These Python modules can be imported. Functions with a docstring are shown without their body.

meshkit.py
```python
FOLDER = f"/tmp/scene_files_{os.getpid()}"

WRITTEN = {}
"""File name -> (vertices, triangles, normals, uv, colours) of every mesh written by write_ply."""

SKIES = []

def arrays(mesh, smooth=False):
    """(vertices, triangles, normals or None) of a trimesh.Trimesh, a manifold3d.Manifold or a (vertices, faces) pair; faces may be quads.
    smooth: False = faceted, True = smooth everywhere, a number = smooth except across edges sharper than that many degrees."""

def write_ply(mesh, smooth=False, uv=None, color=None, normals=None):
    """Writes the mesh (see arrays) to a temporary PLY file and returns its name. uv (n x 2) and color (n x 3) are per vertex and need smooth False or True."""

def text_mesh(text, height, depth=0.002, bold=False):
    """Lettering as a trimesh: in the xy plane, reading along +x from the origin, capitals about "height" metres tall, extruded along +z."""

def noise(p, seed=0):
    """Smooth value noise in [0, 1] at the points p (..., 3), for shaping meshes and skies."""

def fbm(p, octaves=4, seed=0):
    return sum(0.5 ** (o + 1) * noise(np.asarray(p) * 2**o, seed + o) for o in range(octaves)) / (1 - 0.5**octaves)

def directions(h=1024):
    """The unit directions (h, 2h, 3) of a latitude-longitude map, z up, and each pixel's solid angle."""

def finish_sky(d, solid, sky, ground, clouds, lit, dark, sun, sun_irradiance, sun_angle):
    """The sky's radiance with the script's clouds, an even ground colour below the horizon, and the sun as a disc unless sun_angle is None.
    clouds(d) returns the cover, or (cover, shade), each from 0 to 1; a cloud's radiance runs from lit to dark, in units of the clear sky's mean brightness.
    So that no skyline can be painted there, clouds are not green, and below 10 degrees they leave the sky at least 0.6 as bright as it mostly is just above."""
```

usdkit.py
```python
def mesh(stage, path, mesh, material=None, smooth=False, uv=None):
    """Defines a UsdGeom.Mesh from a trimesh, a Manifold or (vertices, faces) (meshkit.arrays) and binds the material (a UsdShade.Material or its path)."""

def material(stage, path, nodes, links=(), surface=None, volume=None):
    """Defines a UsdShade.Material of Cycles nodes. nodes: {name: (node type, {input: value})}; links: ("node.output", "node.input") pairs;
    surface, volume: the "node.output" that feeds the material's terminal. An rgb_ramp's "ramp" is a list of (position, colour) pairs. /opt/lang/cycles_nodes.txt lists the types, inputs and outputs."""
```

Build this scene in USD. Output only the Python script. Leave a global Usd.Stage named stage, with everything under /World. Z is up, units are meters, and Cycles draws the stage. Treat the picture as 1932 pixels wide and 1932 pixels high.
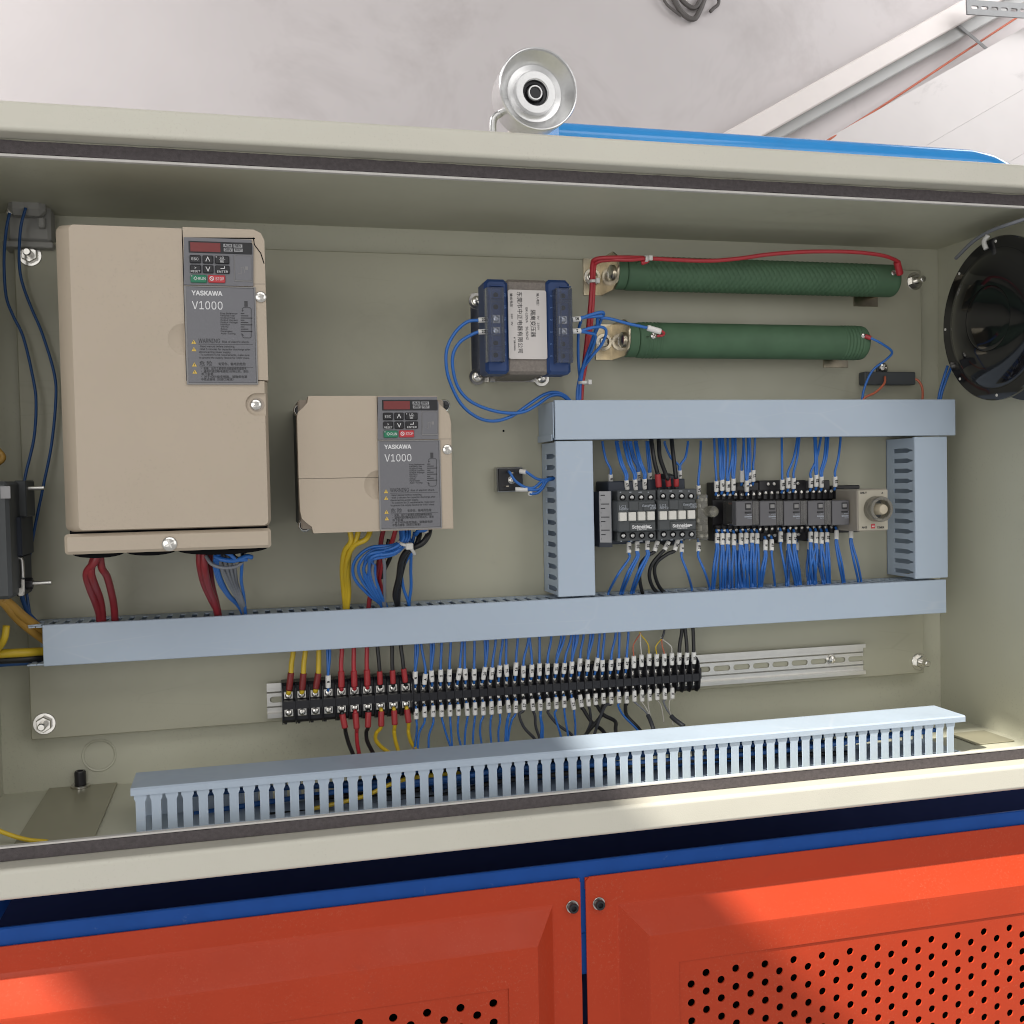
import math, glob, random
import numpy as np, trimesh, shapely, usdkit
import manifold3d as m3
from shapely import affinity
from shapely.geometry import Polygon, Point, LineString, box as sbox
from pxr import Usd, UsdGeom, UsdLux, UsdShade, Gf, Sdf, Vt

random.seed(7); rng = np.random.default_rng(7)
stage = Usd.Stage.CreateInMemory()
UsdGeom.SetStageUpAxis(stage, UsdGeom.Tokens.z); UsdGeom.SetStageMetersPerUnit(stage, 1.0)
UsdGeom.Xform.Define(stage, '/World'); UsdGeom.Scope.Define(stage, '/World/Looks')

# ------------------------------------------------------------------ camera
D, ZC = 1.11, 1.25            # metres from the camera to the mounting plate; eye height
M = np.array([[0.96859302, -0.02795018, 0.24707561], [0.02051608, 0.99925749, 0.03261226], [-0.24780367, -0.02651899, 0.96844725]])
FPX = 1988.65
cam = UsdGeom.Camera.Define(stage, '/World/camera')
r_, d_, f_ = [np.array([M[0, k], M[2, k], -M[1, k]]) for k in range(3)]
mat = np.eye(4); mat[0, :3] = r_; mat[1, :3] = -d_; mat[2, :3] = -f_; mat[3, :3] = (0, -D, ZC)
cam.AddTransformOp().Set(Gf.Matrix4d(*map(float, mat.ravel())))
cam.CreateFocalLengthAttr(27.0); cam.CreateHorizontalApertureAttr(27.0 * 1932 / FPX); cam.CreateVerticalApertureAttr(27.0 * 1932 / FPX)
cam.CreateClippingRangeAttr(Gf.Vec2f(0.01, 100))
cam.CreateExposureAttr(0.12)

# ------------------------------------------------------------------ light
def look(loc, at):
    z = np.array(loc, float) - np.array(at, float); z /= np.linalg.norm(z)
    x = np.cross([0, 0, 1.0], z); x /= np.linalg.norm(x); y = np.cross(z, x)
    m = np.eye(4); m[0, :3], m[1, :3], m[2, :3], m[3, :3] = x, y, z, loc
    return Gf.Matrix4d(*map(float, m.ravel()))
def rect(name, loc, at, w, h, power, col):
    l = UsdLux.RectLight.Define(stage, '/World/' + name)
    l.AddTransformOp().Set(look(loc, at)); l.CreateWidthAttr(w); l.CreateHeightAttr(h)
    l.CreateIntensityAttr(power); l.CreateColorAttr(Gf.Vec3f(*col)); return l
rect('front_fill_left', (-1.8, -3.5, 1.25), (0.30, 0, 1.2), 3.0, 2.2, 1.65, (1.0, 0.985, 0.965))  # added soft fill from the front left, no doorway is built
rect('front_fill_right', (2.3, -3.0, 1.9), (0.3, 0, 1.2), 1.8, 1.8, 1.25, (1.0, 0.985, 0.965))  # second added fill, from the front right, no window is built
rect('overhead_light', (0.2, -1.9, 3.35), (0.30, 0, 1.1), 3.4, 1.8, 1.75, (1.0, 0.985, 0.965))
rect('wall_fill_left', (-1.9, 0.85, 3.1), (-1.0, 1.6, 1.7), 1.6, 0.9, 11.5, (1.0, 0.985, 0.98))  # added lamp that brightens the wall on the left and the cabinet top
rect('wall_fill_right', (2.7, 0.85, 3.1), (2.0, 1.6, 1.8), 1.4, 0.9, 4.8, (0.98, 0.985, 1.0))  # added counterpart that brightens the wall on the right
dome = UsdLux.DomeLight.Define(stage, '/World/room_light'); dome.CreateIntensityAttr(0.13); dome.CreateColorAttr(Gf.Vec3f(1.0, 0.99, 0.98))
SUN = np.array([-2.66, -1.0, 2.85])
sun = UsdLux.DistantLight.Define(stage, '/World/sun')
sun.AddTransformOp().Set(look(SUN, (0, 0, 0))); sun.CreateAngleAttr(0.6); sun.CreateNormalizeAttr(True)
sun.CreateIntensityAttr(1.7); sun.CreateColorAttr(Gf.Vec3f(1.0, 0.95, 0.85))

# ------------------------------------------------------------------ from picture measurements to metres
def S(u, v):
    d = M @ np.array([u - 966.0, v - 966.0, FPX]); return d[0] / d[2], -d[1] / d[2]
def P(u, v, h):               # the point h metres in front of the mounting plate
    a, b = S(u, v); Y = D - h; return np.array([a * Y, -h, b * Y + ZC])
def PZ(u, v, z):              # the point on the horizontal plane z (relative to the eye)
    a, b = S(u, v); Y = z / b; return np.array([a * Y, Y - D, z + ZC])
def PX(u, v, x):              # the point on the vertical plane x
    a, b = S(u, v); Y = x / a; return np.array([x, Y - D, b * Y + ZC])
def BX(u0, v0, u1, v1, h):
    um, vm = (u0 + u1) / 2, (v0 + v1) / 2
    return P(u0, vm, h)[0], P(u1, vm, h)[0], P(um, v1, h)[2], P(um, v0, h)[2]
z1 = lambda x, y: (494.3 + x * .2047, 1186.3 + y * .2047)
z2 = lambda x, y: (875.6 + x * .2412, 1165.2 + y * .2412)
z3 = lambda x, y: (1115.7 + x * .15351, 819.15 + y * .15351)
z4 = lambda x, y: (1327.6 + x * .19006, 819.15 + y * .19006)
z5 = lambda x, y: (644 + x * .3333, 644 + y * .3333)
z6 = lambda x, y: (1288 + x * .3333, 644 + y * .3333)
zT = lambda x, y: (833.3 + x * .2266, 494.3 + y * .2266)
zl = lambda x, y: (x * .3333, 644 + y * .3333)
z8 = lambda x, y: (966 + x * .5, 1288 + y * .5)
z7 = lambda x, y: (x * .5, 1288 + y * .5)

# ------------------------------------------------------------------ materials
MATS = {}
def mat_(name, col, rough=.5, metal=0., spec=.5, var=.06, vscale=30., bump=0., bscale=600., coat=0., dirt=None, bdist=.001, rvar=0., wave=0., dust=None, scratch=None):
    nodes = {'g': ('geometry', {}), 'n': ('noise_texture', {'scale': vscale, 'detail': 4.0, 'roughness': .6}),
             'r': ('rgb_ramp', {'ramp': [(.25, tuple(c * (1 - var) for c in col)), (.75, tuple(min(1, c * (1 + var)) for c in col))]}),
             'p': ('principled_bsdf', {'roughness': rough, 'metallic': metal, 'specular_ior_level': spec, 'coat_weight': coat, 'coat_roughness': .08})}
    links = [('g.position', 'n.vector'), ('n.fac', 'r.fac')]
    src = 'r.color'
    if dirt:                                   # stains with a shape of their own
        dcol, dscale, lo, hi, amt = dirt
        nodes['dn'] = ('noise_texture', {'scale': dscale, 'detail': 6.0, 'roughness': .7, 'distortion': .6})
        nodes['dr'] = ('rgb_ramp', {'ramp': [(lo, (0, 0, 0)), (hi, (amt, amt, amt))]})
        nodes['dm'] = ('mix', {'color2': dcol})
        links += [('g.position', 'dn.vector'), ('dn.fac', 'dr.fac'), ('dr.color', 'dm.fac'), ('r.color', 'dm.color1')]; src = 'dm.color'
    if dust:                                   # settled dust: fine pale specks in drifts
        ucol, amt = dust
        nodes['un'] = ('noise_texture', {'scale': 420., 'detail': 3.0, 'roughness': .75}); nodes['uk'] = ('noise_texture', {'scale': 11., 'detail': 3.0})
        nodes['ur'] = ('rgb_ramp', {'ramp': [(.56, (0, 0, 0)), (.72, (amt, amt, amt))]}); nodes['us'] = ('rgb_ramp', {'ramp': [(.42, (.15, .15, .15)), (.66, (1, 1, 1))]})
        nodes['uf'] = ('mix', {'mix_type': 'multiply', 'fac': 1.0}); nodes['um'] = ('mix', {'color2': ucol})
        links += [('g.position', 'un.vector'), ('g.position', 'uk.vector'), ('un.fac', 'ur.fac'), ('uk.fac', 'us.fac'), ('ur.color', 'uf.color1'), ('us.color', 'uf.color2'), ('uf.color', 'um.fac'), (src, 'um.color1')]; src = 'um.color'
    if scratch:                                # thin pale scratches in a few places
        scol, amt = scratch
        nodes['sm'] = ('mapping', {'scale': (1.0, 1.0, 4.0), 'rotation': (.3, .5, .2)}); nodes['sv'] = ('voronoi_texture', {'feature': 'distance_to_edge', 'scale': 9.0, 'randomness': 1.0})
        nodes['sr'] = ('rgb_ramp', {'ramp': [(0.0, (amt, amt, amt)), (.010, (amt * .6,) * 3), (.022, (0, 0, 0))]}); nodes['sn'] = ('noise_texture', {'scale': 5.5, 'detail': 4.0})
        nodes['sk'] = ('rgb_ramp', {'ramp': [(.54, (0, 0, 0)), (.66, (1, 1, 1))]}); nodes['sf'] = ('mix', {'mix_type': 'multiply', 'fac': 1.0}); nodes['sx'] = ('mix', {'color2': scol})
        links += [('g.position', 'sm.vector'), ('sm.vector', 'sv.vector'), ('sv.distance', 'sr.fac'), ('g.position', 'sn.vector'), ('sn.fac', 'sk.fac'), ('sr.color', 'sf.color1'), ('sk.color', 'sf.color2'), ('sf.color', 'sx.fac'), (src, 'sx.color1')]; src = 'sx.color'
    links.append((src, 'p.base_color'))
    if rvar:
        nodes['vn'] = ('noise_texture', {'scale': 14., 'detail': 5.0, 'roughness': .65}); nodes['vm'] = ('map_range', {'from_min': .3, 'from_max': .7, 'to_min': rough - rvar, 'to_max': rough + rvar})
        links += [('g.position', 'vn.vector'), ('vn.fac', 'vm.value'), ('vm.result', 'p.roughness')]
    if bump:
        nodes['bn'] = ('noise_texture', {'scale': bscale, 'detail': 2.0}); nodes['b'] = ('bump', {'strength': bump, 'distance': bdist})
        links += [('g.position', 'bn.vector'), ('bn.fac', 'b.height'), ('b.normal', 'p.normal')]
        if wave:                               # slow waviness of sheet metal
            nodes['wn'] = ('noise_texture', {'scale': 7., 'detail': 1.0}); nodes['w'] = ('bump', {'strength': 1.0, 'distance': wave})
            links += [('g.position', 'wn.vector'), ('wn.fac', 'w.height'), ('w.normal', 'b.normal')]
    MATS[name] = usdkit.material(stage, '/World/Looks/' + name, nodes, links, surface='p.BSDF'); return MATS[name]
def clear_(name, tint, ior, haze, hcol):
    MATS[name] = usdkit.material(stage, '/World/Looks/' + name, {
        't': ('transparent_bsdf', {'color': tint}), 'g': ('glossy_bsdf', {'color': (.9, .9, .9), 'roughness': .08}), 'f': ('fresnel', {'IOR': ior}),
        'd': ('diffuse_bsdf', {'color': hcol}), 'm': ('mix_closure', {}), 'k': ('mix_closure', {'fac': haze})},
        [('f.fac', 'm.fac'), ('t.BSDF', 'm.closure1'), ('g.BSDF', 'm.closure2'), ('m.closure', 'k.closure1'), ('d.BSDF', 'k.closure2')], surface='k.closure')

mat_('cabinet_paint', (.64, .62, .535), .38, var=.03, bump=.12, bscale=900, vscale=6, rvar=.10, wave=.004, dust=((.40, .37, .31), .35))
mat_('shaded_cabinet_paint', (.53, .525, .42), .42, var=.03, bump=.12, bscale=900, vscale=6, rvar=.10, wave=.004, dust=((.30, .28, .23), .4))  # same paint as the rims, darkened to carry the shade inside the cabinet
mat_('plate_paint', (.40, .39, .30), .42, var=.03, bump=.10, bscale=1100, vscale=5, dirt=((.25, .235, .19), 9, .58, .85, .35), rvar=.10, wave=.004, dust=((.28, .26, .21), .35), scratch=((.30, .285, .22), .35))
mat_('floor_plate_paint', (.30, .285, .205), .30, var=.05, bump=.1, bscale=700, vscale=8)
mat_('lip_white', (.62, .60, .57), .6, var=.08, vscale=120)
mat_('gasket_foam', (.105, .093, .096), .95, spec=.1, var=.18, vscale=260, bump=.5, bscale=1500)
mat_('duct_pvc', (.42, .50, .60), .42, var=.02, vscale=8, bump=.03, bscale=300, rvar=.10, wave=.004, dirt=((.33, .38, .45), 16, .60, .82, .35), dust=((.55, .56, .55), .3), scratch=((.55, .60, .66), .35))
mat_('beige_plastic', (.475, .40, .312), .5, var=.02, vscale=12, bump=.10, bscale=1600, dirt=((.30, .26, .21), 40, .66, .8, .4), rvar=.08, wave=.002, dust=((.33, .27, .21), .3))
mat_('beige_dark', (.36, .305, .25), .55, var=.03)
mat_('panel_grey', (.165, .165, .18), .45, var=.02, bump=.05, bscale=1500)
mat_('panel_grey_edge', (.23, .225, .225), .45)
mat_('plastic_black', (.018, .018, .021), .38, var=.1, vscale=80)
mat_('block_black', (.010, .010, .014), .34, var=.1, vscale=80, bump=.04, bscale=700)
mat_('socket_black', (.013, .012, .014), .4, var=.1, vscale=80)
mat_('void_black', (.006, .006, .007), .9, spec=.1)
mat_('display_red', (.20, .045, .045), .22, var=.05)
mat_('led_grey', (.34, .34, .35), .5)
mat_('button_green', (.02, .19, .10), .4); mat_('button_red', (.50, .045, .055), .4)
mat_('print_white', (.72, .72, .73), .5, var=.0); mat_('print_grey', (.05, .05, .055), .6, var=0.); mat_('print_black', (.02, .02, .022), .6, var=0.)
mat_('print_yellow', (.70, .48, .09), .5); mat_('print_pale', (.40, .43, .48), .5); mat_('print_blue', (.22, .35, .62), .5)
mat_('steel_bright', (.72, .70, .66), .22, 1., var=.12, vscale=200)
mat_('steel_rail', (.66, .65, .62), .38, 1., var=.05, vscale=60)
mat_('aluminium', (.76, .76, .76), .30, 1., var=.04, vscale=300, bump=.03, bscale=2500)
mat_('aluminium_dull', (.62, .62, .61), .34, 1., var=.06, vscale=120)
mat_('zinc_yellow', (.50, .44, .33), .25, 1., var=.28, vscale=70)
mat_('copper_tin', (.74, .66, .54), .25, 1., var=.1, vscale=160)
mat_('core_steel', (.20, .175, .155), .55, .1, var=.22, vscale=400, bump=.2, bscale=900)
mat_('transformer_blue', (.014, .045, .155), .42, var=.06, vscale=40)
mat_('label_paper', (.60, .565, .545), .5, var=.02)
mat_('resistor_green', (.068, .135, .076), .62, spec=.35, var=.12, vscale=40, bump=.12, bscale=500)
mat_('contactor_grey', (.060, .066, .070), .48, var=.05, bump=.06, bscale=1400)
mat_('contactor_navy', (.020, .026, .040), .5, var=.06)
mat_('relay_grey', (.115, .113, .122), .45, var=.04)
mat_('tab_white', (.66, .645, .60), .4, var=.02)
mat_('sleeve_white', (.74, .73, .70), .42, var=.03, vscale=60)
mat_('sleeve_red', (.36, .03, .035), .42, var=.08, vscale=60); mat_('sleeve_dark_red', (.20, .022, .022), .42, var=.08, vscale=60)
mat_('wire_blue', (.028, .145, .48), .36, var=.06, vscale=40); mat_('wire_dark_blue', (.014, .07, .22), .4, var=.06, vscale=40)
mat_('wire_red', (.42, .03, .04), .38, var=.06, vscale=40); mat_('cable_red', (.27, .026, .035), .38, var=.06, vscale=40)
mat_('wire_yellow', (.60, .42, .025), .4, var=.05, vscale=40); mat_('wire_black', (.014, .014, .015), .4, var=.1, vscale=40)
mat_('wire_grey', (.20, .21, .235), .42, var=.05, vscale=40); mat_('wire_white', (.55, .53, .48), .42); mat_('wire_orange', (.50, .13, .07), .42)
mat_('wire_charcoal', (.04, .042, .05), .45); mat_('cable_ochre', (.44, .25, .05), .42, var=.08)
mat_('tie_white', (.62, .61, .58), .4)
mat_('timer_beige', (.30, .27, .225), .5, var=.03); mat_('timer_face', (.42, .39, .315), .5, var=.03)
mat_('knob_beige', (.50, .44, .33), .4)
mat_('fan_black', (.008, .008, .010), .07, var=.1, coat=.4)
mat_('orange_paint', (.47, .050, .017), .44, spec=.24, var=.05, vscale=10, bump=.05, bscale=500, dirt=((.34, .05, .03), 14, .62, .8, .35), rvar=.12, wave=.006, dust=((.58, .22, .13), .28))
mat_('frame_blue', (.010, .072, .32), .42, spec=.22, var=.07, vscale=40, bump=.05, bscale=600, dirt=((.10, .17, .38), 60, .64, .72, .5), rvar=.12, wave=.004)
mat_('gap_shade_navy', (.03, .040, .11), .95, spec=.0)  # dark colour carries the shade of the gap under the cabinet
mat_('beam_blue', (.03, .33, .82), .2, var=.05, vscale=20, coat=.6, bump=.25, bscale=45)
mat_('wall_plaster', (.58, .54, .535), .85, var=.05, vscale=2.5, bump=.1, bscale=9, dirt=((.36, .32, .31), 1.9, .52, .80, .6), bdist=.012)
mat_('wall_panel', (.66, .62, .605), .7, var=.05, vscale=3, dirt=((.42, .39, .38), 7, .62, .75, .5))
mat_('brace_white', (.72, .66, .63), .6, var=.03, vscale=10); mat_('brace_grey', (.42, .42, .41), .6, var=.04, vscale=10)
mat_('cable_dark', (.10, .09, .085), .6)
mat_('box_grey', (.34, .335, .32), .55, var=.05)
mat_('angle_grey', (.27, .27, .27), .6, var=.08)
mat_('blocker_sheet', (.40, .40, .40), .8)
clear_('clear_cover', (.80, .84, .92), 1.45, .05, (.5, .52, .55))
clear_('clear_relay', (.72, .71, .70), 1.45, .12, (.35, .34, .33))
clear_('clear_lens', (.86, .85, .80), 1.45, .16, (.55, .53, .46))

# ------------------------------------------------------------------ object helpers
COUNT = {}
def numbered(parent, name):
    n = COUNT.get((parent, name), 0); COUNT[(parent, name)] = n + 1
    return f'{parent}/{name}' + (f'_{n:03d}' if n else '')
def say(prim, **kw):
    for k, v in kw.items():
        if v: prim.SetCustomDataByKey(k, v)
class T:                       # a thing: an Xform at its base, its parts given in world metres
    def __init__(s, name, label, cat, loc=(0, 0, 0), group=None, kind=None):
        s.path = numbered('/World', name); s.loc = np.array(loc, float)
        x = UsdGeom.Xform.Define(stage, s.path); x.AddTranslateOp().Set(Gf.Vec3d(*map(float, loc)))
        s.prim = x.GetPrim(); say(s.prim, label=label, category=cat, group=group, kind=kind)
    def part(s, name, mesh, material, smooth=35, under=None, label=None, kind=None):
        path = numbered(under or s.path, name)
        v, f, n = None, None, None
        if hasattr(mesh, 'to_mesh'):
            q = mesh.to_mesh(); mesh = trimesh.Trimesh(q.vert_properties[:, :3], q.tri_verts, process=False)
        elif isinstance(mesh, (list, tuple)) and isinstance(mesh[0], trimesh.Trimesh):
            mesh = trimesh.util.concatenate(mesh)
        mesh = mesh.copy(); mesh.apply_translation(-s.loc)
        m = usdkit.mesh(stage, path, mesh, MATS[material], smooth=smooth)
        say(m.GetPrim(), label=label, kind=kind)
        return path
def struct(name, mesh, material, smooth=35, kind='structure', label=None, cat=None):
    path = numbered('/World', name)
    m = usdkit.mesh(stage, path, mesh, MATS[material], smooth=smooth); say(m.GetPrim(), kind=kind, label=label, category=cat); return path

def cbox(x0, x1, y0, y1, z0, z1, r=.0006):      # a box with chamfered edges
    x0, x1 = sorted((x0, x1)); y0, y1 = sorted((y0, y1)); z0, z1 = sorted((z0, z1))
    r = min(r, .45 * min(x1 - x0, y1 - y0, z1 - z0)); p = []
    for a, sa in ((x0, 1), (x1, -1)):
        for b, sb in ((y0, 1), (y1, -1)):
            for c, sc in ((z0, 1), (z1, -1)):
                p += [(a, b + sb * r, c + sc * r), (a + sa * r, b, c + sc * r), (a + sa * r, b + sb * r, c)]
    return trimesh.convex.convex_hull(np.array(p))
def pbox(u0, v0, u1, v1, h0, h1, r=.0006):      # the same, its front face measured in the picture
    x0, x1, za, zb = BX(u0, v0, u1, v1, h1); return cbox(x0, x1, -h1, -h0, za, zb, r)
def ext(poly, y0, y1):                          # a polygon in x and z, made solid from y0 to y1
    ms = []
    for g in getattr(poly, 'geoms', [poly]):
        if g.is_empty: continue
        m = trimesh.creation.extrude_polygon(g, abs(y1 - y0), engine='earcut')
        v = m.vertices; m.vertices = np.c_[v[:, 0], max(y0, y1) - v[:, 2], v[:, 1]]; ms.append(m)
    return trimesh.util.concatenate(ms)
def extx(poly, x0, x1):                         # a polygon in y and z, made solid from x0 to x1
    m = trimesh.creation.extrude_polygon(poly, x1 - x0, engine='earcut'); v = m.vertices
    m.vertices = np.c_[x0 + v[:, 2], v[:, 0], v[:, 1]]; return m
def rrect(x0, x1, z0, z1, r, q=4):
    r = min(r, .49 * (x1 - x0), .49 * (z1 - z0)); return sbox(x0 + r, z0 + r, x1 - r, z1 - r).buffer(r, quad_segs=q)
def slab(poly, yb, yf, bevel):                  # a convex slab with a bevelled front
    a = np.array(poly.exterior.coords)[:-1]; b = np.array(poly.buffer(-bevel, join_style=2).exterior.coords)[:-1]
    yl = yf + bevel * (1 if yb > yf else -1)
    return trimesh.convex.convex_hull(np.r_[np.c_[a[:, 0], np.full(len(a), yb), a[:, 1]], np.c_[a[:, 0], np.full(len(a), yl), a[:, 1]], np.c_[b[:, 0], np.full(len(b), yf), b[:, 1]]])
def man(m): 
    m = trimesh.Trimesh(m.vertices, m.faces, process=True); m.merge_vertices()
    return m3.Manifold(m3.Mesh(np.asarray(m.vertices, np.float32), np.asarray(m.faces, np.uint32)))
def lathe(prof, c, sections=32, axis=(0, -1, 0)):   # prof: (radius, distance along the axis)
    m = trimesh.creation.revolve(np.array(prof, float), sections=sections)
    R = trimesh.geometry.align_vectors([0, 0, 1], axis); m.apply_transform(R); m.apply_translation(c); return m
def disc(c, r, t, axis=(0, -1, 0), sections=20, r0=0.):
    b = min(t, r) * .25
    prof = [(r0, 0), (r, 0), (r, t - b), (r - b, t), (r0, t)] + ([(r0, 0)] if r0 else [])
    return lathe(prof, c, sections, axis)
def _screw():
    b = man(lathe([(0, 0), (1, 0), (1, .25), (.85, .48), (.5, .62), (0, .68)], (0, 0, 0), 16))
    for w, l in ((.22, 1.2), (1.2, .22)):
        b = b - man(trimesh.creation.box((w, .5, l), transform=trimesh.transformations.translation_matrix((0, -.62, 0))))
    q = b.to_mesh(); return trimesh.Trimesh(q.vert_properties[:, :3], q.tri_verts, process=False)
SCREW = _screw()
def screw(c, r, depth=1., turn=None):
    m = SCREW.copy(); m.apply_transform(trimesh.transformations.rotation_matrix(rng.uniform(0, 1.5) if turn is None else turn, (0, 1, 0)))
    m.vertices = m.vertices * [r, r * depth, r] + np.array(c); return m
def hexnut(c, r, t, axis=(0, -1, 0)):
    m = lathe([(0, 0), (r, 0), (r, t * .8), (r * .9, t), (0, t)], c, 6, axis); return m
def curve(pts, n=6):                            # Catmull-Rom through the points
    p = np.array(pts, float)
    if len(p) < 3: return np.linspace(p[0], p[-1], n + 1)
    q = np.vstack([2 * p[0] - p[1], p, 2 * p[-1] - p[-2]]); out = []
    for i in range(1, len(q) - 2):
        a, b, c, d = q[i - 1:i + 3]
        for t in np.linspace(0, 1, n, endpoint=False):
            out.append(.5 * (2 * b + (c - a) * t + (2 * a - 5 * b + 4 * c - d) * t * t + (3 * b - a - 3 * c + d) * t ** 3))
    return np.array(out + [p[-1]])
def tube(pts, r, n=6, sides=8, smooth_path=True):
    p = curve(pts, n) if smooth_path else np.array(pts, float)
    t = np.gradient(p, axis=0); t /= np.linalg.norm(t, axis=1, keepdims=True) + 1e-12
    ref = np.array([0, 1.0, 0]) if abs(t[:, 1]).mean() < .8 else np.array([1.0, 0, 0])
    a = np.cross(t, ref); a /= np.linalg.norm(a, axis=1, keepdims=True) + 1e-12
    b = np.cross(t, a); an = np.arange(sides) * 2 * np.pi / sides
    rr = np.broadcast_to(r, (len(p),))
    v = p[:, None] + rr[:, None, None] * (np.cos(an)[None, :, None] * a[:, None] + np.sin(an)[None, :, None] * b[:, None])
    k = len(p); i, j = np.meshgrid(np.arange(k - 1), np.arange(sides), indexing='ij')
    A, B, C, E_ = i * sides + j, i * sides + (j + 1) % sides, (i + 1) * sides + (j + 1) % sides, (i + 1) * sides + j
    f = np.vstack([np.stack([A, C, B], -1).reshape(-1, 3), np.stack([A, E_, C], -1).reshape(-1, 3)])
    v = np.vstack([v.reshape(-1, 3), p[:1], p[-1:]]); j = np.arange(sides)
    f = np.vstack([f, np.c_[np.full(sides, k * sides), j, (j + 1) % sides], np.c_[np.full(sides, k * sides + 1), (k - 1) * sides + (j + 1) % sides, (k - 1) * sides + j]])
    m = trimesh.Trimesh(v, f, process=False); m.fix_normals() if m.volume < 0 else None; return m
FONT = {}
def glyphs(text, cjk=False, bold=False):
    from PIL import Image, ImageDraw, ImageFont
    key = (text, cjk, bold)
    if key not in FONT:
        name = 'Noto Sans CJK Regular.woff2' if cjk else 'Inter.woff2'
        if ('f', name) not in FONT: FONT[('f', name)] = ImageFont.truetype(glob.glob('/opt/blender-*/*/datafiles/fonts/' + name)[0], 60)
        ft = FONT[('f', name)]; bb = ft.getbbox(text, anchor='ls', stroke_width=2 * bold)
        im = Image.new('L', (int(bb[2] - bb[0]) + 8, int(bb[3] - bb[1]) + 8))
        ImageDraw.Draw(im).text((4 - bb[0], 4 - bb[1]), text, 255, ft, anchor='ls', stroke_width=2 * bold)
        on = np.pad(np.asarray(im) > 127, ((0, 0), (1, 1))).astype(np.int8)
        rows, st = np.nonzero(np.diff(on, axis=1) == 1); en = np.nonzero(np.diff(on, axis=1) == -1)[1]
        sh = shapely.union_all(shapely.box(st, -rows - 1, en, -rows)).buffer(.6).buffer(-.6).simplify(.9)
        s = 1 / 43.7
        FONT[key] = affinity.affine_transform(sh, [s, 0, 0, s, -4 * s, (4 - bb[1]) * s])
    return FONT[key]
def text(s, x, z, y, height, width=None, rot=0, align='l', cjk=False, bold=False, t=.00025):
    """Lettering in the plane y (facing the viewer): capitals "height" tall, baseline at z; width squeezes it."""
    g = glyphs(s, cjk, bold); x0, _, x1, _ = g.bounds
    g = affinity.translate(g, -x0, 0); w = x1 - x0
    sx = width / w if width else height
    g = affinity.scale(g, sx, height, origin=(0, 0))
    g = affinity.translate(g, {'l': 0, 'c': -w * sx / 2, 'r': -w * sx}[align], 0)
    if rot: 
        g = affinity.translate(g, 0, -height / 2); g = affinity.rotate(g, rot, origin=(0, 0))
    return ext(affinity.translate(g, x, z), y, y - t)

# ================================================================== the setting behind and below
WY = 1.75                                        # the wall, metres behind the plate
FX, FM = S(1305, 100)[0] * (D + WY), .12                  # the wall bends back slightly right of this line
def Wl(u, v, off=0.):
    a, b = S(u, v); Y = D + WY - off
    if a * Y > FX: Y = (D + WY - off - FM * FX) / (1 - FM * a)
    return np.array([a * Y, Y - D, b * Y + ZC])
wp_ = Polygon([(-5, WY), (FX, WY), (6, WY + FM * (6 - FX)), (6, WY + 1.2), (-5, WY + 1.2)])
w = trimesh.creation.extrude_polygon(wp_, 6, engine='earcut'); w.apply_translation((0, 0, -1.5))
struct('back_wall', w, 'wall_plaster', smooth=False)
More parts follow.
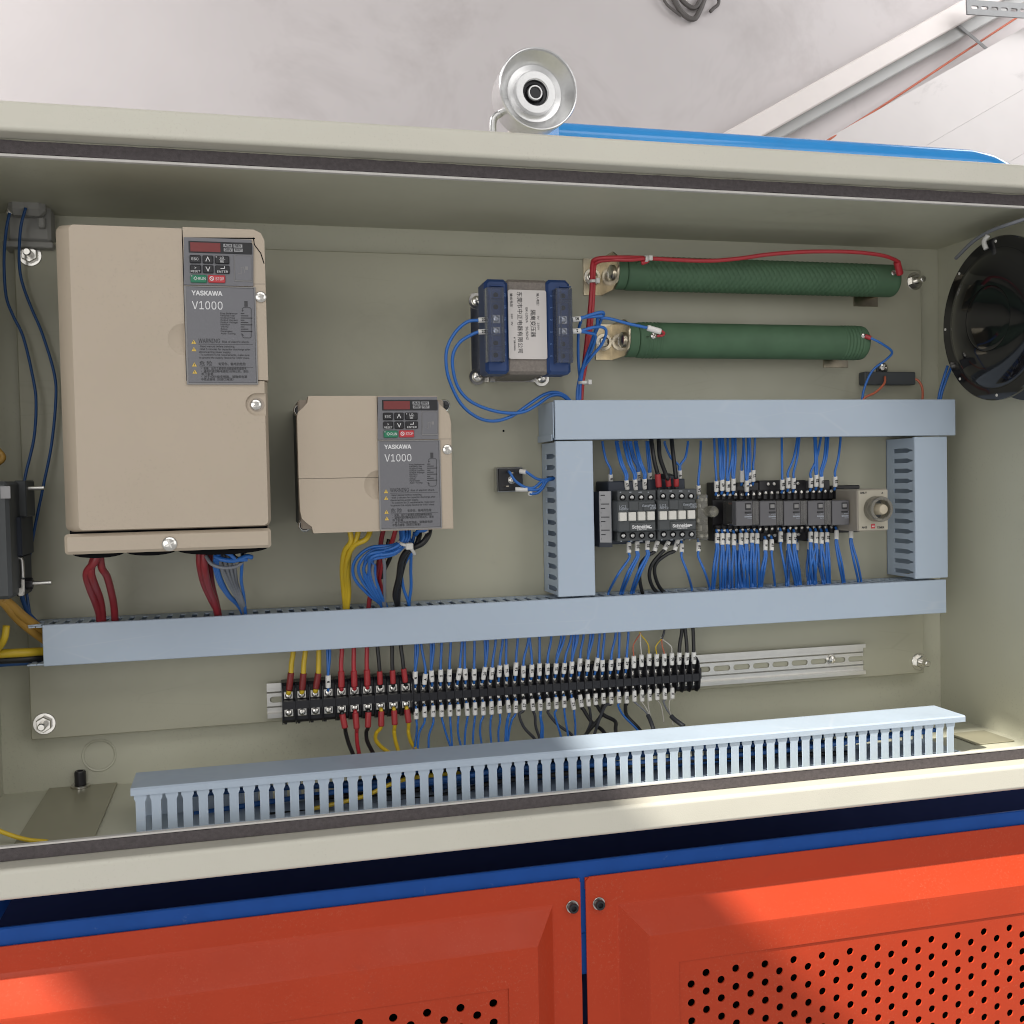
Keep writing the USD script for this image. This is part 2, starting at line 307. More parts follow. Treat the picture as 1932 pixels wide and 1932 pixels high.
# unseen slab added above the camera; its two openings shape the patches of sun
RZ = ZC + 2.2
def sun_blocker():
    full = Polygon([(-6.0, -5.2), (6.0, -5.2), (6.0, 1.74), (-6.0, 1.74)])
    k = lambda x: x                              # the sides of the openings slant to set the sun patch edges
    dx = lambda y: .076 * (y + .974)
    Q = lambda xa, xb: Polygon([(xa + dx(-1.32), -1.32), (xb + dx(-1.32), -1.32), (xb + dx(-.95), -.95), (xa + dx(-.95), -.95)])
    o1, o2 = Q(-2.011, -1.508), Q(-3.5, -2.592)
    m = trimesh.creation.extrude_polygon(full.difference(o1).difference(o2), .03, engine='earcut'); m.apply_translation((0, 0, RZ)); return m
struct('sun_blocker', sun_blocker(), 'blocker_sheet', smooth=False)

# white square-section brace running up the wall, the panelled strip right of it, its wire and slotted angle
def along(p, q, wd, dp, lift=0.):                # a bar from p to q lying on the wall
    p, q = np.array(p), np.array(q); d = q - p; L = np.linalg.norm(d); d /= L; n = np.array([0, -1., 0]); s = np.cross(n, d)
    m = cbox(0, L, -dp, 0, -wd / 2, wd / 2, .004); R = np.eye(4); R[:3, 0] = d; R[:3, 1] = -n; R[:3, 2] = -s if s[2] < 0 else s; R[:3, 3] = p + n * lift
    if np.linalg.det(R[:3, :3]) < 0: R[:3, 2] *= -1
    m.apply_transform(R); return m
br = T('diagonal_brace', 'white square steel brace slanting up the plaster wall, grey on its lower side', 'brace', Wl(1425, 260))
a0, a1 = Wl(1330, 296, .05), Wl(1960, -58, .05)
br.part('face_plate', along(a0, a1, .062, .05), 'brace_white')
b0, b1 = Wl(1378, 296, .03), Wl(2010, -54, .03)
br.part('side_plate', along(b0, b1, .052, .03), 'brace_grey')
wp = T('wall_panel', 'pale boarded strip of wall between the slanting brace and the right edge of the photo', 'wall panel', Wl(1700, 240))
base = np.array([Wl(1440, 330)[[0, 2]], Wl(2150, -70)[[0, 2]]])
dv = base[1] - base[0]; nv = np.array([dv[1], -dv[0]]) / np.linalg.norm(dv)
for k, (o, wd) in enumerate([(.0, .1665), (.167, .1745), (.342, .1065), (.449, .2435), (.693, .3045), (.998, .4)]):
    q = Polygon([base[0] + nv * o, base[1] + nv * o, base[1] + nv * (o + wd), base[0] + nv * (o + wd)])
    wp.part('board', ext(q, WY + .16, WY - .006), 'wall_panel', smooth=False)
w_ = T('orange_wire', 'thin orange wire strung slanting across the pale wall right of the brace', 'wire', Wl(1700, 180, .05))
w_.part('wire', tube([Wl(1560, 266, .06), Wl(1680, 190, .05), Wl(1810, 104, .05), Wl(1945, 16, .05)], .0034), 'wire_orange')
sa = T('slotted_angle', 'grey slotted steel angle with a hanging strap, top right corner above the orange wire', 'angle bracket', Wl(1850, 40, .06))
q0, q1 = Wl(1780, 42, .05)[[0, 2]], Wl(1960, 66, .05)[[0, 2]]
d2 = (q1 - q0) / np.linalg.norm(q1 - q0); n2 = np.array([-d2[1], d2[0]])
pl = Polygon([q0 + n2 * .022, q1 + n2 * .022, q1 - n2 * .022, q0 - n2 * .022])
for k in range(9):
    c = q0 + d2 * (.02 + k * .035); pl = pl.difference(LineString([c, c + d2 * .016]).buffer(.005))
sa.part('flange', ext(pl, WY - .05, WY - .056), 'angle_grey')
sa.part('strap', along(Wl(1798, 40, .065), Wl(1930, 150, .065), .012, .003), 'angle_grey')
hb = T('hanging_cables', 'dark looped cables hanging from the top edge of the photo on the plaster wall', 'cables', Wl(1320, 0, .03))
hb.part('cable', tube([Wl(1262, -20, .015), Wl(1285, 22, .015), Wl(1308, 36, .015), Wl(1322, 16, .015), Wl(1336, -25, .015)], .008), 'cable_dark')
hb.part('cable', tube([Wl(1275, -20, .015), Wl(1290, 4, .015), Wl(1312, 14, .015), Wl(1330, -20, .015)], .007), 'cable_dark')
hb.part('cable', tube([Wl(1352, -20, .015), Wl(1356, 5, .015), Wl(1346, 16, .015), Wl(1340, 22, .015)], .005), 'cable_dark')
hb.part('cable', tube([Wl(1244, -20, .015), Wl(1258, 8, .015), Wl(1285, 30, .015)], .004), 'cable_dark')

# ---------------------------------------------------------------- blue machine beam behind the cabinet, pulley on top of it
bm = T('blue_beam', 'glossy blue painted machine beam with rounded end behind the top of the cabinet', 'beam', P(1500, 260, -.06))
bx0, bx1 = P(1040, 245, -.07)[0], P(1905, 290, -.07)[0]; bz = P(1500, 253, -.04)[2]
prof = rrect(-.085, -.0, bz - .075, bz, .016, 6); ln = []
tp = trimesh.convex.convex_hull(np.vstack([np.c_[np.full(len(c), x), c[:, 0] + .125, c[:, 1] - dz] for x, dz in ((bx0, 0), (bx1 - .075, 0), (bx1 - .045, .004), (bx1 - .02, .013), (bx1, .032)) for c in [np.array(prof.exterior.coords)[:-1]]]))
bm.part('beam', tp, 'beam_blue', smooth=50)
c = P(1016, 168, .12); k = (D - .12) / FPX * 1.02
pu = T('pulley', 'round polished aluminium pulley with raised hub standing above the cabinet top', 'pulley', c)
ax = np.array([.03, -1, -.02]); ax /= np.linalg.norm(ax)
pu.part('rim', lathe([(74 * k, -.034), (77.5 * k, -.010), (78 * k, 0), (76.5 * k, .0015), (74.5 * k, .0012), (73.5 * k, -.002), (54 * k, -.013), (40 * k, -.015), (40 * k, -.024), (60 * k, -.034)], c, 64, ax), 'aluminium', smooth=25)
pu.part('hub', lathe([(41 * k, -.03), (41 * k, -.010), (39 * k, -.0085), (26 * k, -.0085), (24 * k, -.010), (23.5 * k, -.02), (23 * k, -.03)], c, 48, ax), 'aluminium', smooth=25)
pu.part('bearing', lathe([(23 * k, -.03), (23 * k, -.013), (18.5 * k, -.014), (17 * k, -.02), (14 * k, -.02), (12 * k, -.03)], c, 32, ax), 'plastic_black', smooth=25)
pu.part('bolt_head', lathe([(15.5 * k, -.022), (15.5 * k, -.011), (13.8 * k, -.0095), (11.5 * k, -.0095)], c, 24, ax), 'aluminium', smooth=25)
pu.part('bolt_socket', lathe([(11.5 * k, -.011), (0, -.011), (0, -.02), (11.5 * k, -.02), (11.5 * k, -.011)], c, 12, ax), 'plastic_black')
hk = T('hook', 'small bent grey steel hook beside the pulley on the cabinet top', 'hook', P(930, 245, .1))
hk.part('rod', tube([P(930, 262, .1), P(930, 232, .1), P(934, 221, .1), P(945, 214, .1), P(965, 206, .09)], .0036, 8, 10), 'aluminium_dull')
hk.part('saddle', pbox(962, 236, 990, 256, .06, .09, .004), 'brace_white')

# ================================================================== the machine below: blue frame, orange doors
YD = .17                                          # height of the door fronts in front of the plate
fr = T('machine_frame', 'blue painted steel frame of the machine under the control cabinet', 'machine frame', (0, -.15, ZC - 1.1))
fr.part('top_rail', cbox(-.7, 1.5, -.166, -.162, ZC - .435, ZC - .3656, .001), 'frame_blue')
fr.part('side_post', cbox(-.32, -.2085, -.161, -.10, ZC - .3655, ZC - .3335, .001), 'frame_blue')
gx = P(1100, 1700, YD)[0]
fr.part('centre_post', cbox(gx - .02, gx + .02, -.1655, -.161, ZC - .475, ZC - .4352, .001), 'frame_blue')
fr.part('inner_panel', cbox(-.7, 1.5, -.150, -.147, ZC - 1.1, ZC - .44, .001), 'gap_shade_navy')
fr.part('deck', cbox(-.7, 1.5, -.146, .25, ZC - .52, ZC - .51, .001), 'gap_shade_navy')
fr.part('rear_panel', cbox(-.7, 1.5, .2, .21, ZC - .509, ZC - .332, .001), 'gap_shade_navy')  # raised to block light leaking into the gap from behind

def door(name, label, x0, x1, ox0, ox1, oz, ix0, ix1, iz, hx0, hx1, hz, holes, bolt_px, boltx):
    """A pressed steel door: flat border, bevel out to a raised field, a perforated panel set in it."""
    zt, zb = ZC - .3796, ZC - .95; yb = -YD; yo = yb - .021
    d = T(name, label, 'door', ((x0 + x1) / 2, yb, zb))
    ozb, izb, hzb = zb + .08, zb + .11, zb + .16
    ch = .004
    border = Polygon([(x0 + ch, zt), (x1 - ch, zt), (x1, zt - ch), (x1, zb), (x0, zb), (x0, zt - ch)]).difference(sbox(ox0, ozb, ox1, oz))
    d.part('border', ext(border, yb + .0015, yb), 'orange_paint', smooth=False)
    e = .0035                                     # the bevel's bent edges are rounded
    def loop(xa, xb, za, zb_, y): return np.array([(xa, y, zb_), (xb, y, zb_), (xb, y, za), (xa, y, za)])
    rings = []
    for t_, y in ((-.06, yb), (.0, yb - .0004), (.10, yb - .0022), (.88, yo + .0020), (.97, yo + .0004), (1.06, yo)):
        L = lambda a, b: a + (b - a) * t_
        rings.append(loop(L(ox0, ix0), L(ox1, ix1), L(ozb, izb), L(oz, iz), y))
    rings.append(loop(hx0, hx1, hzb, hz, yo))
    v = np.vstack(rings); f = []
    for r in range(len(rings) - 1):
        for k in range(4):
            a, b = r * 4 + k, r * 4 + (k + 1) % 4; f.append((a, b, b + 4, a + 4))
    f = np.array(f); mm = trimesh.Trimesh(v, np.vstack([f[:, [0, 2, 1]], f[:, [0, 3, 2]]]), process=False)
    if mm.face_normals[0][1] > 0: mm.invert()
    d.part('raised_field', mm, 'orange_paint', smooth=20)
    # perforated panel, 1.2 mm behind the raised field
    yp = yo + .0012
    panel = sbox(hx0 - .002, hzb - .002, hx1 + .002, hz + .002)
    cs = m3.CrossSection([np.array(panel.exterior.coords)[:-1][::-1] if not panel.exterior.is_ccw else np.array(panel.exterior.coords)[:-1]])
    hp = [np.c_[hx + .0038 * np.cos(np.arange(18) * np.pi / 9), hzz + .0038 * np.sin(np.arange(18) * np.pi / 9)] for hx, hzz in holes if hx0 + .005 < hx < hx1 - .005 and hzb + .005 < hzz < hz - .004]
    cs = cs - m3.CrossSection(hp, m3.FillRule.NonZero)
    q = cs.extrude(.0015).to_mesh(); vv = q.vert_properties
    d.part('perforated_panel', trimesh.Trimesh(np.c_[vv[:, 0], yp + .0015 - vv[:, 2], vv[:, 1]], q.tri_verts, process=False), 'orange_paint', smooth=False)
    d.part('dark_lining', ext(sbox(hx0 - .01, hzb - .01, hx1 + .01, hz + .01), yb - .002, yb - .0005), 'void_black')
    d.part('hem', ext(sbox(x0, zt - .012, x1, zt - .001).difference(sbox(x0 + .003, zt - .02, x1 - .003, zt - .0025)), yb + .0032, yb + .0016), 'orange_paint')
    c = P(*bolt_px, YD + .001)
    d.part('washer', disc(c + [0, .0008, 0], .0062, .0014), 'steel_bright')
    b = d.part('bolt', lathe([(.0046, 0), (.0048, .001), (.0048, .0042), (.0042, .005), (.0026, .005), (.0026, .002), (0, .002)], c - [0, .0005, 0], 20), 'plastic_black', smooth=30)
    return d
dx0 = P(1107, 1790, YD)[0]; dxl = P(1097, 1790, YD)[0]
o = P(1166, 1706, YD); i = P(1228, 1768, YD + .021); h = P(1281, 1815, YD + .021)
pc = lambda x, y: P(*z8(x, y), YD + .020)
hA, hB, hC = pc(733, 1095), pc(845, 1078), pc(733, 1163)
px_, pz_ = (pc(1869, 922)[0] - hA[0]) / 10.2, (hA[2] - pc(735, 1234)[2]) / 2
px_ = hB[0] - hA[0]
print('pitch', px_, pz_, (pc(1774, 937)[0] - hA[0]) / px_)
holes = [(hA[0] + px_ * (k + (.5 if r % 2 else 0)) - px_ * 3, hA[2] - pz_ / 2 * r) for r in range(60) for k in range(24)]
door('door', 'orange steel door with black socket bolt, right of the centre gap, partly sunlit', dx0, dx0 + .62, o[0], dx0 + .56, o[2], i[0], dx0 + .53, i[2], h[0], dx0 + .49, h[2], holes, (1130, 1705), 0)
o = P(1042, 1716, YD); i = P(1013, 1775, YD + .021); h = P(960, 1865, YD + .021)
pc = lambda x, y: P(*z7(x, y), YD + .020)
hA = pc(1862, 1210); px2 = hA[0] - pc(1738, 1228)[0]; 
holes = [(hA[0] - px2 * (k + (.5 if r % 2 else 0)), hA[2] - pz_ / 2 * r) for r in range(50) for k in range(24)]
oz = P(500, 1778, YD)[2]; iz = P(500, 1858, YD + .021)[2]
door('door', 'orange steel door with black socket bolt, left of the centre gap, almost all in shade', dxl - .62, dxl, dxl - .56, o[0], oz, dxl - .53, i[0], iz, dxl - .49, h[0], h[2], holes, (1080, 1711), 0)

# ================================================================== the cabinet
XL, XR, TZ, BZ = -.238, .833, ZC + .3055, ZC - .331
cb = T('control_cabinet', 'beige grey sheet steel control cabinet standing open without its door', 'cabinet', (0, .0, BZ))
def rim(z0, z1): return Polygon([(-.196, z0), (-.1775, z0), (-.1775, z1), (-.196, z1)]).union(Point(-.196, z0 + .004).buffer(.004, quad_segs=6)).union(Point(-.196, z1 - .004).buffer(.004, quad_segs=6)).union(sbox(-.2, z0 + .004, -.19, z1 - .004))
cb.part('top_rim', extx(rim(ZC + .2815, TZ), XL - .18, XR + .03), 'cabinet_paint')
cb.part('bottom_rim', extx(rim(BZ, ZC - .3055), XL - .18, XR + .03), 'cabinet_paint')
cb.part('side_rim', cbox(XL - .18, XL - .0025, -.1995, -.1785, ZC - .3050, ZC + .2810, .003), 'cabinet_paint')
cb.part('side_rim', cbox(XR + .0025, XR + .03, -.1995, -.1785, ZC - .3050, ZC + .2810, .003), 'cabinet_paint')
cb.part('ceiling_panel', cbox(XL - .002, XR + .002, -.1772, .0215, ZC + .2685, TZ - .0004, .0004), 'shaded_cabinet_paint')
cb.part('floor_panel', cbox(XL - .002, XR + .002, -.1772, .0215, BZ + .0004, ZC - .3035, .0004), 'shaded_cabinet_paint')
cb.part('back_panel', cbox(XL - .002, XR + .002, .02, .0222, BZ + .0008, TZ - .0008, .0004), 'shaded_cabinet_paint')
cb.part('side_panel', cbox(XL - .002, XL, -.1768, .0198, BZ + .001, TZ - .001, .0004), 'shaded_cabinet_paint')
cb.part('side_panel', cbox(XR, XR + .002, -.1768, .0198, BZ + .001, TZ - .001, .0004), 'shaded_cabinet_paint')
cb.part('bottom_lip', cbox(XL, XR, -.1770, -.1755, ZC - .3036, ZC - .2945, .0004), 'cabinet_paint')
cb.part('top_lip', cbox(XL, XR, -.1770, -.1755, ZC + .2672, ZC + .2686, .0002), 'cabinet_paint')
def foam(z0, z1, seed):                           # a foam strip with a slightly ragged edge
    n = 500; xs = np.linspace(XL, XR, n); g = np.random.default_rng(seed); e = np.convolve(g.normal(0, 1, n + 8), np.ones(9) / 9, 'valid') * .0006
    e2 = np.convolve(g.normal(0, 1, n + 8), np.ones(9) / 9, 'valid') * .0004
    return ext(Polygon(np.r_[np.c_[xs, z1 + e], np.c_[xs, z0 + e2][::-1]]), -.1802, -.1773)
cb.part('gasket', foam(ZC + .2694, ZC + .2798, 1), 'gasket_foam', smooth=False)
cb.part('gasket_edge', cbox(XL, XR, -.1806, -.1756, ZC + .2668, ZC + .2690, .0003), 'lip_white')
cb.part('gasket', foam(ZC - .3050, ZC - .2950, 2), 'gasket_foam', smooth=False)
cb.part('gasket_edge', cbox(XL, XR, -.1806, -.1752, ZC - .2946, ZC - .2930, .0003), 'lip_white')
c = P(187, 1425, -.0195)
cb.part('knockout', lathe([(.0145, 0), (.0158, .0006), (.0164, .0004), (.0166, 0)], c, 40), 'shaded_cabinet_paint', smooth=60)
cb.part('knockout_disc', disc(c, .0142, .0005, sections=40), 'shaded_cabinet_paint')
ra, rb = PZ(100, 1480, -.3035), PZ(228, 1464, -.3035); rc, rd = PZ(195, 1572, -.3035), PZ(55, 1584, -.3035)
fp = trimesh.convex.convex_hull(np.vstack([np.array([ra, [rb[0], ra[1], ra[2]], [rb[0], -.168, ra[2]], [ra[0], -.168, ra[2]]]) + [0, 0, dz] for dz in (.0002, .0022)]))
cb.part('floor_plate', fp, 'floor_plate_paint', smooth=False)
c = PZ(152, 1484, -.3010)
q = cb.part('floor_bolt', lathe([(.0055, .0), (.0055, .012), (.0047, .0135), (.003, .0135), (.003, .008), (0, .008)], c + [0, 0, .0025], 24, (0, 0, 1)), 'plastic_black')
cb.part('washer', disc(c, .0095, .0022, (0, 0, 1), 28), 'steel_bright', under=q)
c = PZ(1862, 1394, -.3033)
cb.part('floor_tab', cbox(c[0] - .03, c[0] + .02, c[1] - .02, c[1] + .03, c[2], c[2] + .0015), 'floor_plate_paint')
for (u, v) in ((1771, 690), (1770, 760), (1770, 930)):
    c = P(u, v, -.0196); cb.part('weld_dimple', disc(c, .0024, .0006), 'shaded_cabinet_paint')
# mounting plate
PXL, PXR, PZB, PZT = -.2075, .796, ZC - .2475, ZC + .2385
mp = T('mounting_plate', 'pale grey-green steel mounting plate that carries the components in the cabinet', 'mounting plate', ((PXL + PXR) / 2, 0, PZB))
mp.part('plate', slab(rrect(PXL, PXR, PZB, PZT, .002), .012, 0, .0012), 'plate_paint')
for (u, v) in ((57, 482), (1725, 531), (84, 1365), (1734, 1248)):
    c = P(u, v, .0); q = mp.part('washer', disc(c, .0105, .0014, sections=28), 'steel_bright')
    mp.part('nut', hexnut(c - [0, .0014, 0], .0078, .0055), 'steel_bright', smooth=False, under=q)
    mp.part('stud', disc(c - [0, .0014, 0], .0038, .017, sections=14), 'steel_bright', under=q)
c = P(950, 813, 0); mp.part('hole', disc(c, .0012, .0003, sections=10), 'void_black')
c = P(866, 847, 0); mp.part('hole', disc(c + [-.02, 0, 0], .0006, .0003, sections=8), 'void_black')

# ================================================================== the drives
KX = (P(853, 880, .138)[0] - P(562, 880, .138)[0]) / 873.; KZ = (P(700, 748, .138)[2] - P(700, 1003, .138)[2]) / 765.
def keypad(t, X0, Z0, h, small):
    """Operator panel and printed label of a drive; its measures are the picture's, taken on the small drive."""
    yb = -h
    X = lambda x, y: X0 + (x - 212 - .027 * (y - 310)) * KX
    Z = lambda y: Z0 - (y - 310) * KZ
    def bx(x0, y0, x1, y1, d0, d1, r=.0004): ym = (y0 + y1) / 2; return cbox(X(x0, ym), X(x1, ym), yb - d0, yb - d1, Z(y1), Z(y0), r)
    kp = Polygon([(X(214, 310), Z(310)), (X(553, 310), Z(310)), (X(553, 328), Z(328)), (X(562, 345), Z(345)), (X(562, 390), Z(390)), (X(562, 553), Z(553)), (X(214, 553), Z(553))])
    t.part('keypad', ext(kp, yb - .0002, yb - .0020), 'panel_grey')
    t.part('label_plate', bx(227, 562, 572, 1058, .0002, .0012), 'panel_grey')
    t.part('label_rim', ext(sbox(X(218, 700), Z(1066), X(579, 800), Z(557)).difference(sbox(X(227, 700), Z(1058), X(572, 800), Z(562))), yb - .0002, yb - .0014), 'panel_grey_edge')
    w = t.part('display_window', bx(238, 328, 556, 388, .0019, .0024), 'plastic_black')
    t.part('display', bx(246, 335, 396, 382, .0022, .0027, .0001), 'display_red', under=w)
    for x, y, s in ((411, 338, 'ALM'), (462, 338, 'REV'), (413, 360, 'DRV'), (464, 360, 'FOUT')):
        q = t.part('indicator', bx(x, y, x + 44, y + 17, .0022, .0027, .0001), 'led_grey')
    for x, y, s in ((411, 338, 'ALM'), (462, 338, 'REV'), (413, 360, 'DRV'), (464, 360, 'FOUT')):
        t.part('indicator_print', text(s, X(x + 22, y), Z(y + 13), yb - .0027, 11 * KZ, 34 * KX, align='c', bold=True), 'print_grey', False, under=w)
    yk = yb - .0036
    def button(x0, y0, x1, y1, mt, *prints):
        b = t.part('button', bx(x0, y0, x1, y1, .0018, .0036, .0006), mt)
        for a in prints: t.part('button_print', a, 'print_white', False, under=b)
    cx = lambda x0, x1: (x0 + x1) / 2
    tri = lambda x, y, w_, hh, d: ext(LineString([(X(x - w_, y), Z(y + d * hh)), (X(x, y), Z(y - d * hh)), (X(x + w_, y), Z(y + d * hh))]).buffer(1.6 * KX, cap_style=2, join_style=2), yk, yk - .00025)
    button(243, 401, 298, 442, 'plastic_black', text('ESC', X(270, 421), Z(428), yk, 13 * KZ, 34 * KX, align='c'))
    button(307, 401, 360, 442, 'plastic_black', tri(333, 421, 10, 11, 1))
    button(368, 401, 440, 442, 'plastic_black', text('LO', X(404, 421), Z(418), yk, 12 * KZ, align='c'), text('RE', X(404, 421), Z(437), yk, 12 * KZ, align='c'), bx(390, 419.5, 420, 421, .0036, .0038, .0001))
    button(245, 451, 300, 492, 'plastic_black', text('>', X(272, 470), Z(472), yk, 14 * KZ, align='c'), text('RESET', X(272, 470), Z(490), yk, 11 * KZ, 46 * KX, align='c'))
    button(308, 451, 361, 492, 'plastic_black', tri(334, 471, 10, 11, -1))
    button(370, 451, 442, 492, 'plastic_black', text('ENTER', X(406, 470), Z(489), yk, 11 * KZ, 54 * KX, align='c'), ext(LineString([(X(416, 465), Z(456)), (X(416, 465), Z(467)), (X(398, 465), Z(467))]).buffer(1.7 * KX), yk, yk - .00025))
    button(247, 502, 327, 542, 'button_green', text('RUN', X(304, 520), Z(529), yk, 15 * KZ, 36 * KX, align='c'), ext(Polygon([(X(262, 521), Z(521)), (X(272, 521), Z(511)), (X(282, 521), Z(521)), (X(272, 521), Z(531))]).difference(Polygon([(X(265, 521), Z(521)), (X(272, 521), Z(514)), (X(279, 521), Z(521)), (X(272, 521), Z(528))])), yk, yk - .00025))
    button(335, 501, 420, 541, 'button_red', text('STOP', X(393, 520), Z(528), yk, 15 * KZ, 42 * KX, align='c'), ext(Point(X(353, 520), Z(520)).buffer(11 * KX).difference(Point(X(353, 520), Z(520)).buffer(8 * KX)).union(LineString([(X(346, 520), Z(513)), (X(360, 520), Z(527))]).buffer(1.5 * KX)), yk, yk - .00025))
    for x, y in ((376, 408), (253, 509)): t.part('button_lamp', disc(np.array([X(x, y), yk + .0002, Z(y)]), 4 * KX, .0005, sections=10), 'led_grey')
    q = t.part('port_cover', bx(464, 394, 557, 531, .0019, .0026, .0004), 'panel_grey_edge')
    t.part('port_cover_plate', bx(468, 397, 554, 524, .0024, .0030, .0004), 'panel_grey', under=q)
    t.part('port_symbol', ext(LineString([(X(485, 480), Z(488)), (X(500, 480), Z(492)), (X(500, 460), Z(458)), (X(512, 455), Z(455)), (X(516, 470), Z(470)), (X(516, 480), Z(485))]).buffer(1.5 * KX).union(sbox(X(520, 450), Z(470), X(534, 450), Z(452))), yb - .0030, yb - .0032), 'panel_grey_edge', False, under=q)
    yl = yb - .0012; L = '/'.join([t.path, 'label_plate'])
    t.part('brand_print', text('YASKAWA', X(252, 593), Z(605), yl, 23 * KZ, 153 * KX, bold=True), 'print_white', False, under=L)
    t.part('model_print', text('V1000', X(254, 655), Z(677), yl, 42 * KZ, 152 * KX), 'print_white', False, under=L)
    ms = []
    for k, s in enumerate(('Freq Reference', 'FWD/REV Sel', 'Output Freq', 'Output Current', 'Output Voltage', 'Monitor', 'Verify', 'Setup', 'Parameter', 'Auto-Tuning')):
        ms.append(text(s, X(395, 700), Z(700 + 11.6 * k), yl, 8 * KZ, min(86, 6.6 * len(s)) * KX))
        ms.append(bx(498, 693 + 11.6 * k, 516 + 20 * (k % 3), 698 + 11.6 * k, .0012, .0014, .00005) if k < 9 else text('A', X(500, 800), Z(806), yl, 8 * KZ))
    lp = LineString([(X(507, 680), Z(680)), (X(507, 668), Z(668)), (X(513, 664), Z(664)), (X(545, 664), Z(664)), (X(551, 670), Z(670)), (X(551, 816), Z(816)), (X(545, 822), Z(822)), (X(515, 822), Z(822)), (X(508, 818), Z(818)), (X(508, 810), Z(810))]).buffer(1.5 * KX)
    for y, d in ((682, 1), (806, -1)): lp = lp.union(Polygon([(X(502, y), Z(y - 4 * d)), (X(513, y), Z(y - 4 * d)), (X(507.5, y), Z(y + 5 * d))]))
    ms += [ext(lp, yl, yl - .0002), bx(516, 630, 533, 660, .0012, .0015, .0001)]
    t.part('list_print', ms, 'print_grey', False, under=L)
    ms = [text('WARNING', X(286, 840), Z(851), yl, 23 * KZ, 107 * KX), text('Risk of electric shock.', X(404, 845), Z(849), yl, 11 * KZ, 138 * KX), bx(286, 856, 560, 858, .0012, .0014, .00005)]
    for k, s in enumerate(('· Read manual before installing.', '· Wait 5 minutes for capacitor discharge after', '  disconnecting power supply.', '· To conform to CE requirements, make sure', '  to ground the supply neutral for 400V class.')):
        ms.append(text(s, X(288, 880), Z(873 + 14.6 * k), yl, 9.5 * KZ, (180, 258, 160, 252, 252)[k] * KX))
    for s, x, y, hh, wd in (('危 险', 291, 966, 19, 62), ('有受伤、触电的危险', 385, 965, 12, 138), ('· 安装、运行之前请务必阅读使用说明书', 300, 989, 11, 226), ('· 通电时或切断电源后5分钟以内，请勿', 300, 1003, 11, 236), ('  拆下前盖', 300, 1017, 11, 60), ('· 对于400V级变频器，请确保电源', 300, 1031, 11, 230), ('  中性点接地（对应CE标准）', 300, 1045, 11, 160)):
        ms.append(text(s, X(x, y), Z(y), yl, hh * KZ, wd * KX, cjk=True))
    ms.append(bx(290, 974, 560, 976, .0012, .0014, .00005))
    t.part('warning_print', ms, 'print_grey', False, under=L)
    for x, y in ((262, 846), (263, 884), (265, 963), (267, 1000)):
        g = Polygon([(X(x - 12, y), Z(y + 10)), (X(x + 12, y), Z(y + 10)), (X(x, y), Z(y - 11))])
        t.part('warning_triangle', ext(g, yl, yl - .0003), 'print_yellow', False, under=L)
        t.part('warning_triangle_mark', ext(sbox(X(x - 1.3, y), Z(y + 3), X(x + 1.3, y), Z(y - 5)).union(sbox(X(x - 1.3, y), Z(y + 7), X(x + 1.3, y), Z(y + 5))), yl - .0003, yl - .00045), 'print_grey', False, under=L)

def tri_(m): q = m.to_mesh(); return trimesh.Trimesh(q.vert_properties[:, :3], q.tri_verts, process=False)
# --- the large drive
H = .18
x0, x1 = P(108, 700, H)[0], P(506, 700, H)[0]; zt, zs, zb = P(300, 426, H)[2], P(312, 999.5, H)[2], P(312, 1041, H)[2]
bd = T('large_drive', 'tall beige motor drive with grey keypad, upper left of the mounting plate', 'motor drive', ((x0 + x1) / 2, 0, zb), 'motor drives')
bd.part('heat_sink', cbox(x0 + .006, x1 - .006, -.0005, -.095, zb + .008, zt - .002, .002), 'contactor_grey')
bd.part('case', ext(rrect(x0 + .002, x1 - .002, zb + .004, zt - .001, .004), -.0955, -.138), 'beige_dark')
a = np.array(rrect(x0, x1, zs, zt, .006, 5).exterior.coords)[:-1]
front = rrect(x0 + .0125, x1 - .0035, zs + .0015, zt - .0015, .004, 5); b = np.array(front.exterior.coords)[:-1]
mid = np.array(rrect(x0 + .001, x1 - .001, zs, zt - .0003, .006, 5).exterior.coords)[:-1]
cover = man(trimesh.convex.convex_hull(np.vstack([np.c_[a[:, 0], np.full(len(a), -.139), a[:, 1]], np.c_[mid[:, 0], np.full(len(mid), -.170), mid[:, 1]], np.c_[b[:, 0], np.full(len(b), -H), b[:, 1]]])))
px0, px1, pz0, pz1 = P(347, 575, H)[0], x1 + .01, P(425, 719, H)[2], zt + .02
cover -= man(cbox(px0, px1, -.150, -.3, pz0, pz1, .0001))
c = P(348, 640, H); sp = trimesh.creation.icosphere(3, .028); sp.apply_translation(c - [0, .0245, 0]); cover -= man(sp)
c = P(485, 763, H); dsh = Point(c[0], c[2]).buffer(.0096).union(sbox(c[0], c[2] - .0096, c[0] + .05, c[2] + .0096)); cover -= man(ext(dsh, -H + .003, -H - .01))
bd.part('front_cover', tri_(cover), 'beige_plastic', 25)
q = bd.part('screw_seat', ext(Point(c[0], c[2]).buffer(.0060), -H + .0032, -H + .0026), 'beige_dark'); bd.part('screw', screw([P(483, 764, H)[0], -H + .0026, c[2]], .0047, .6), 'steel_bright', 30, under=q)
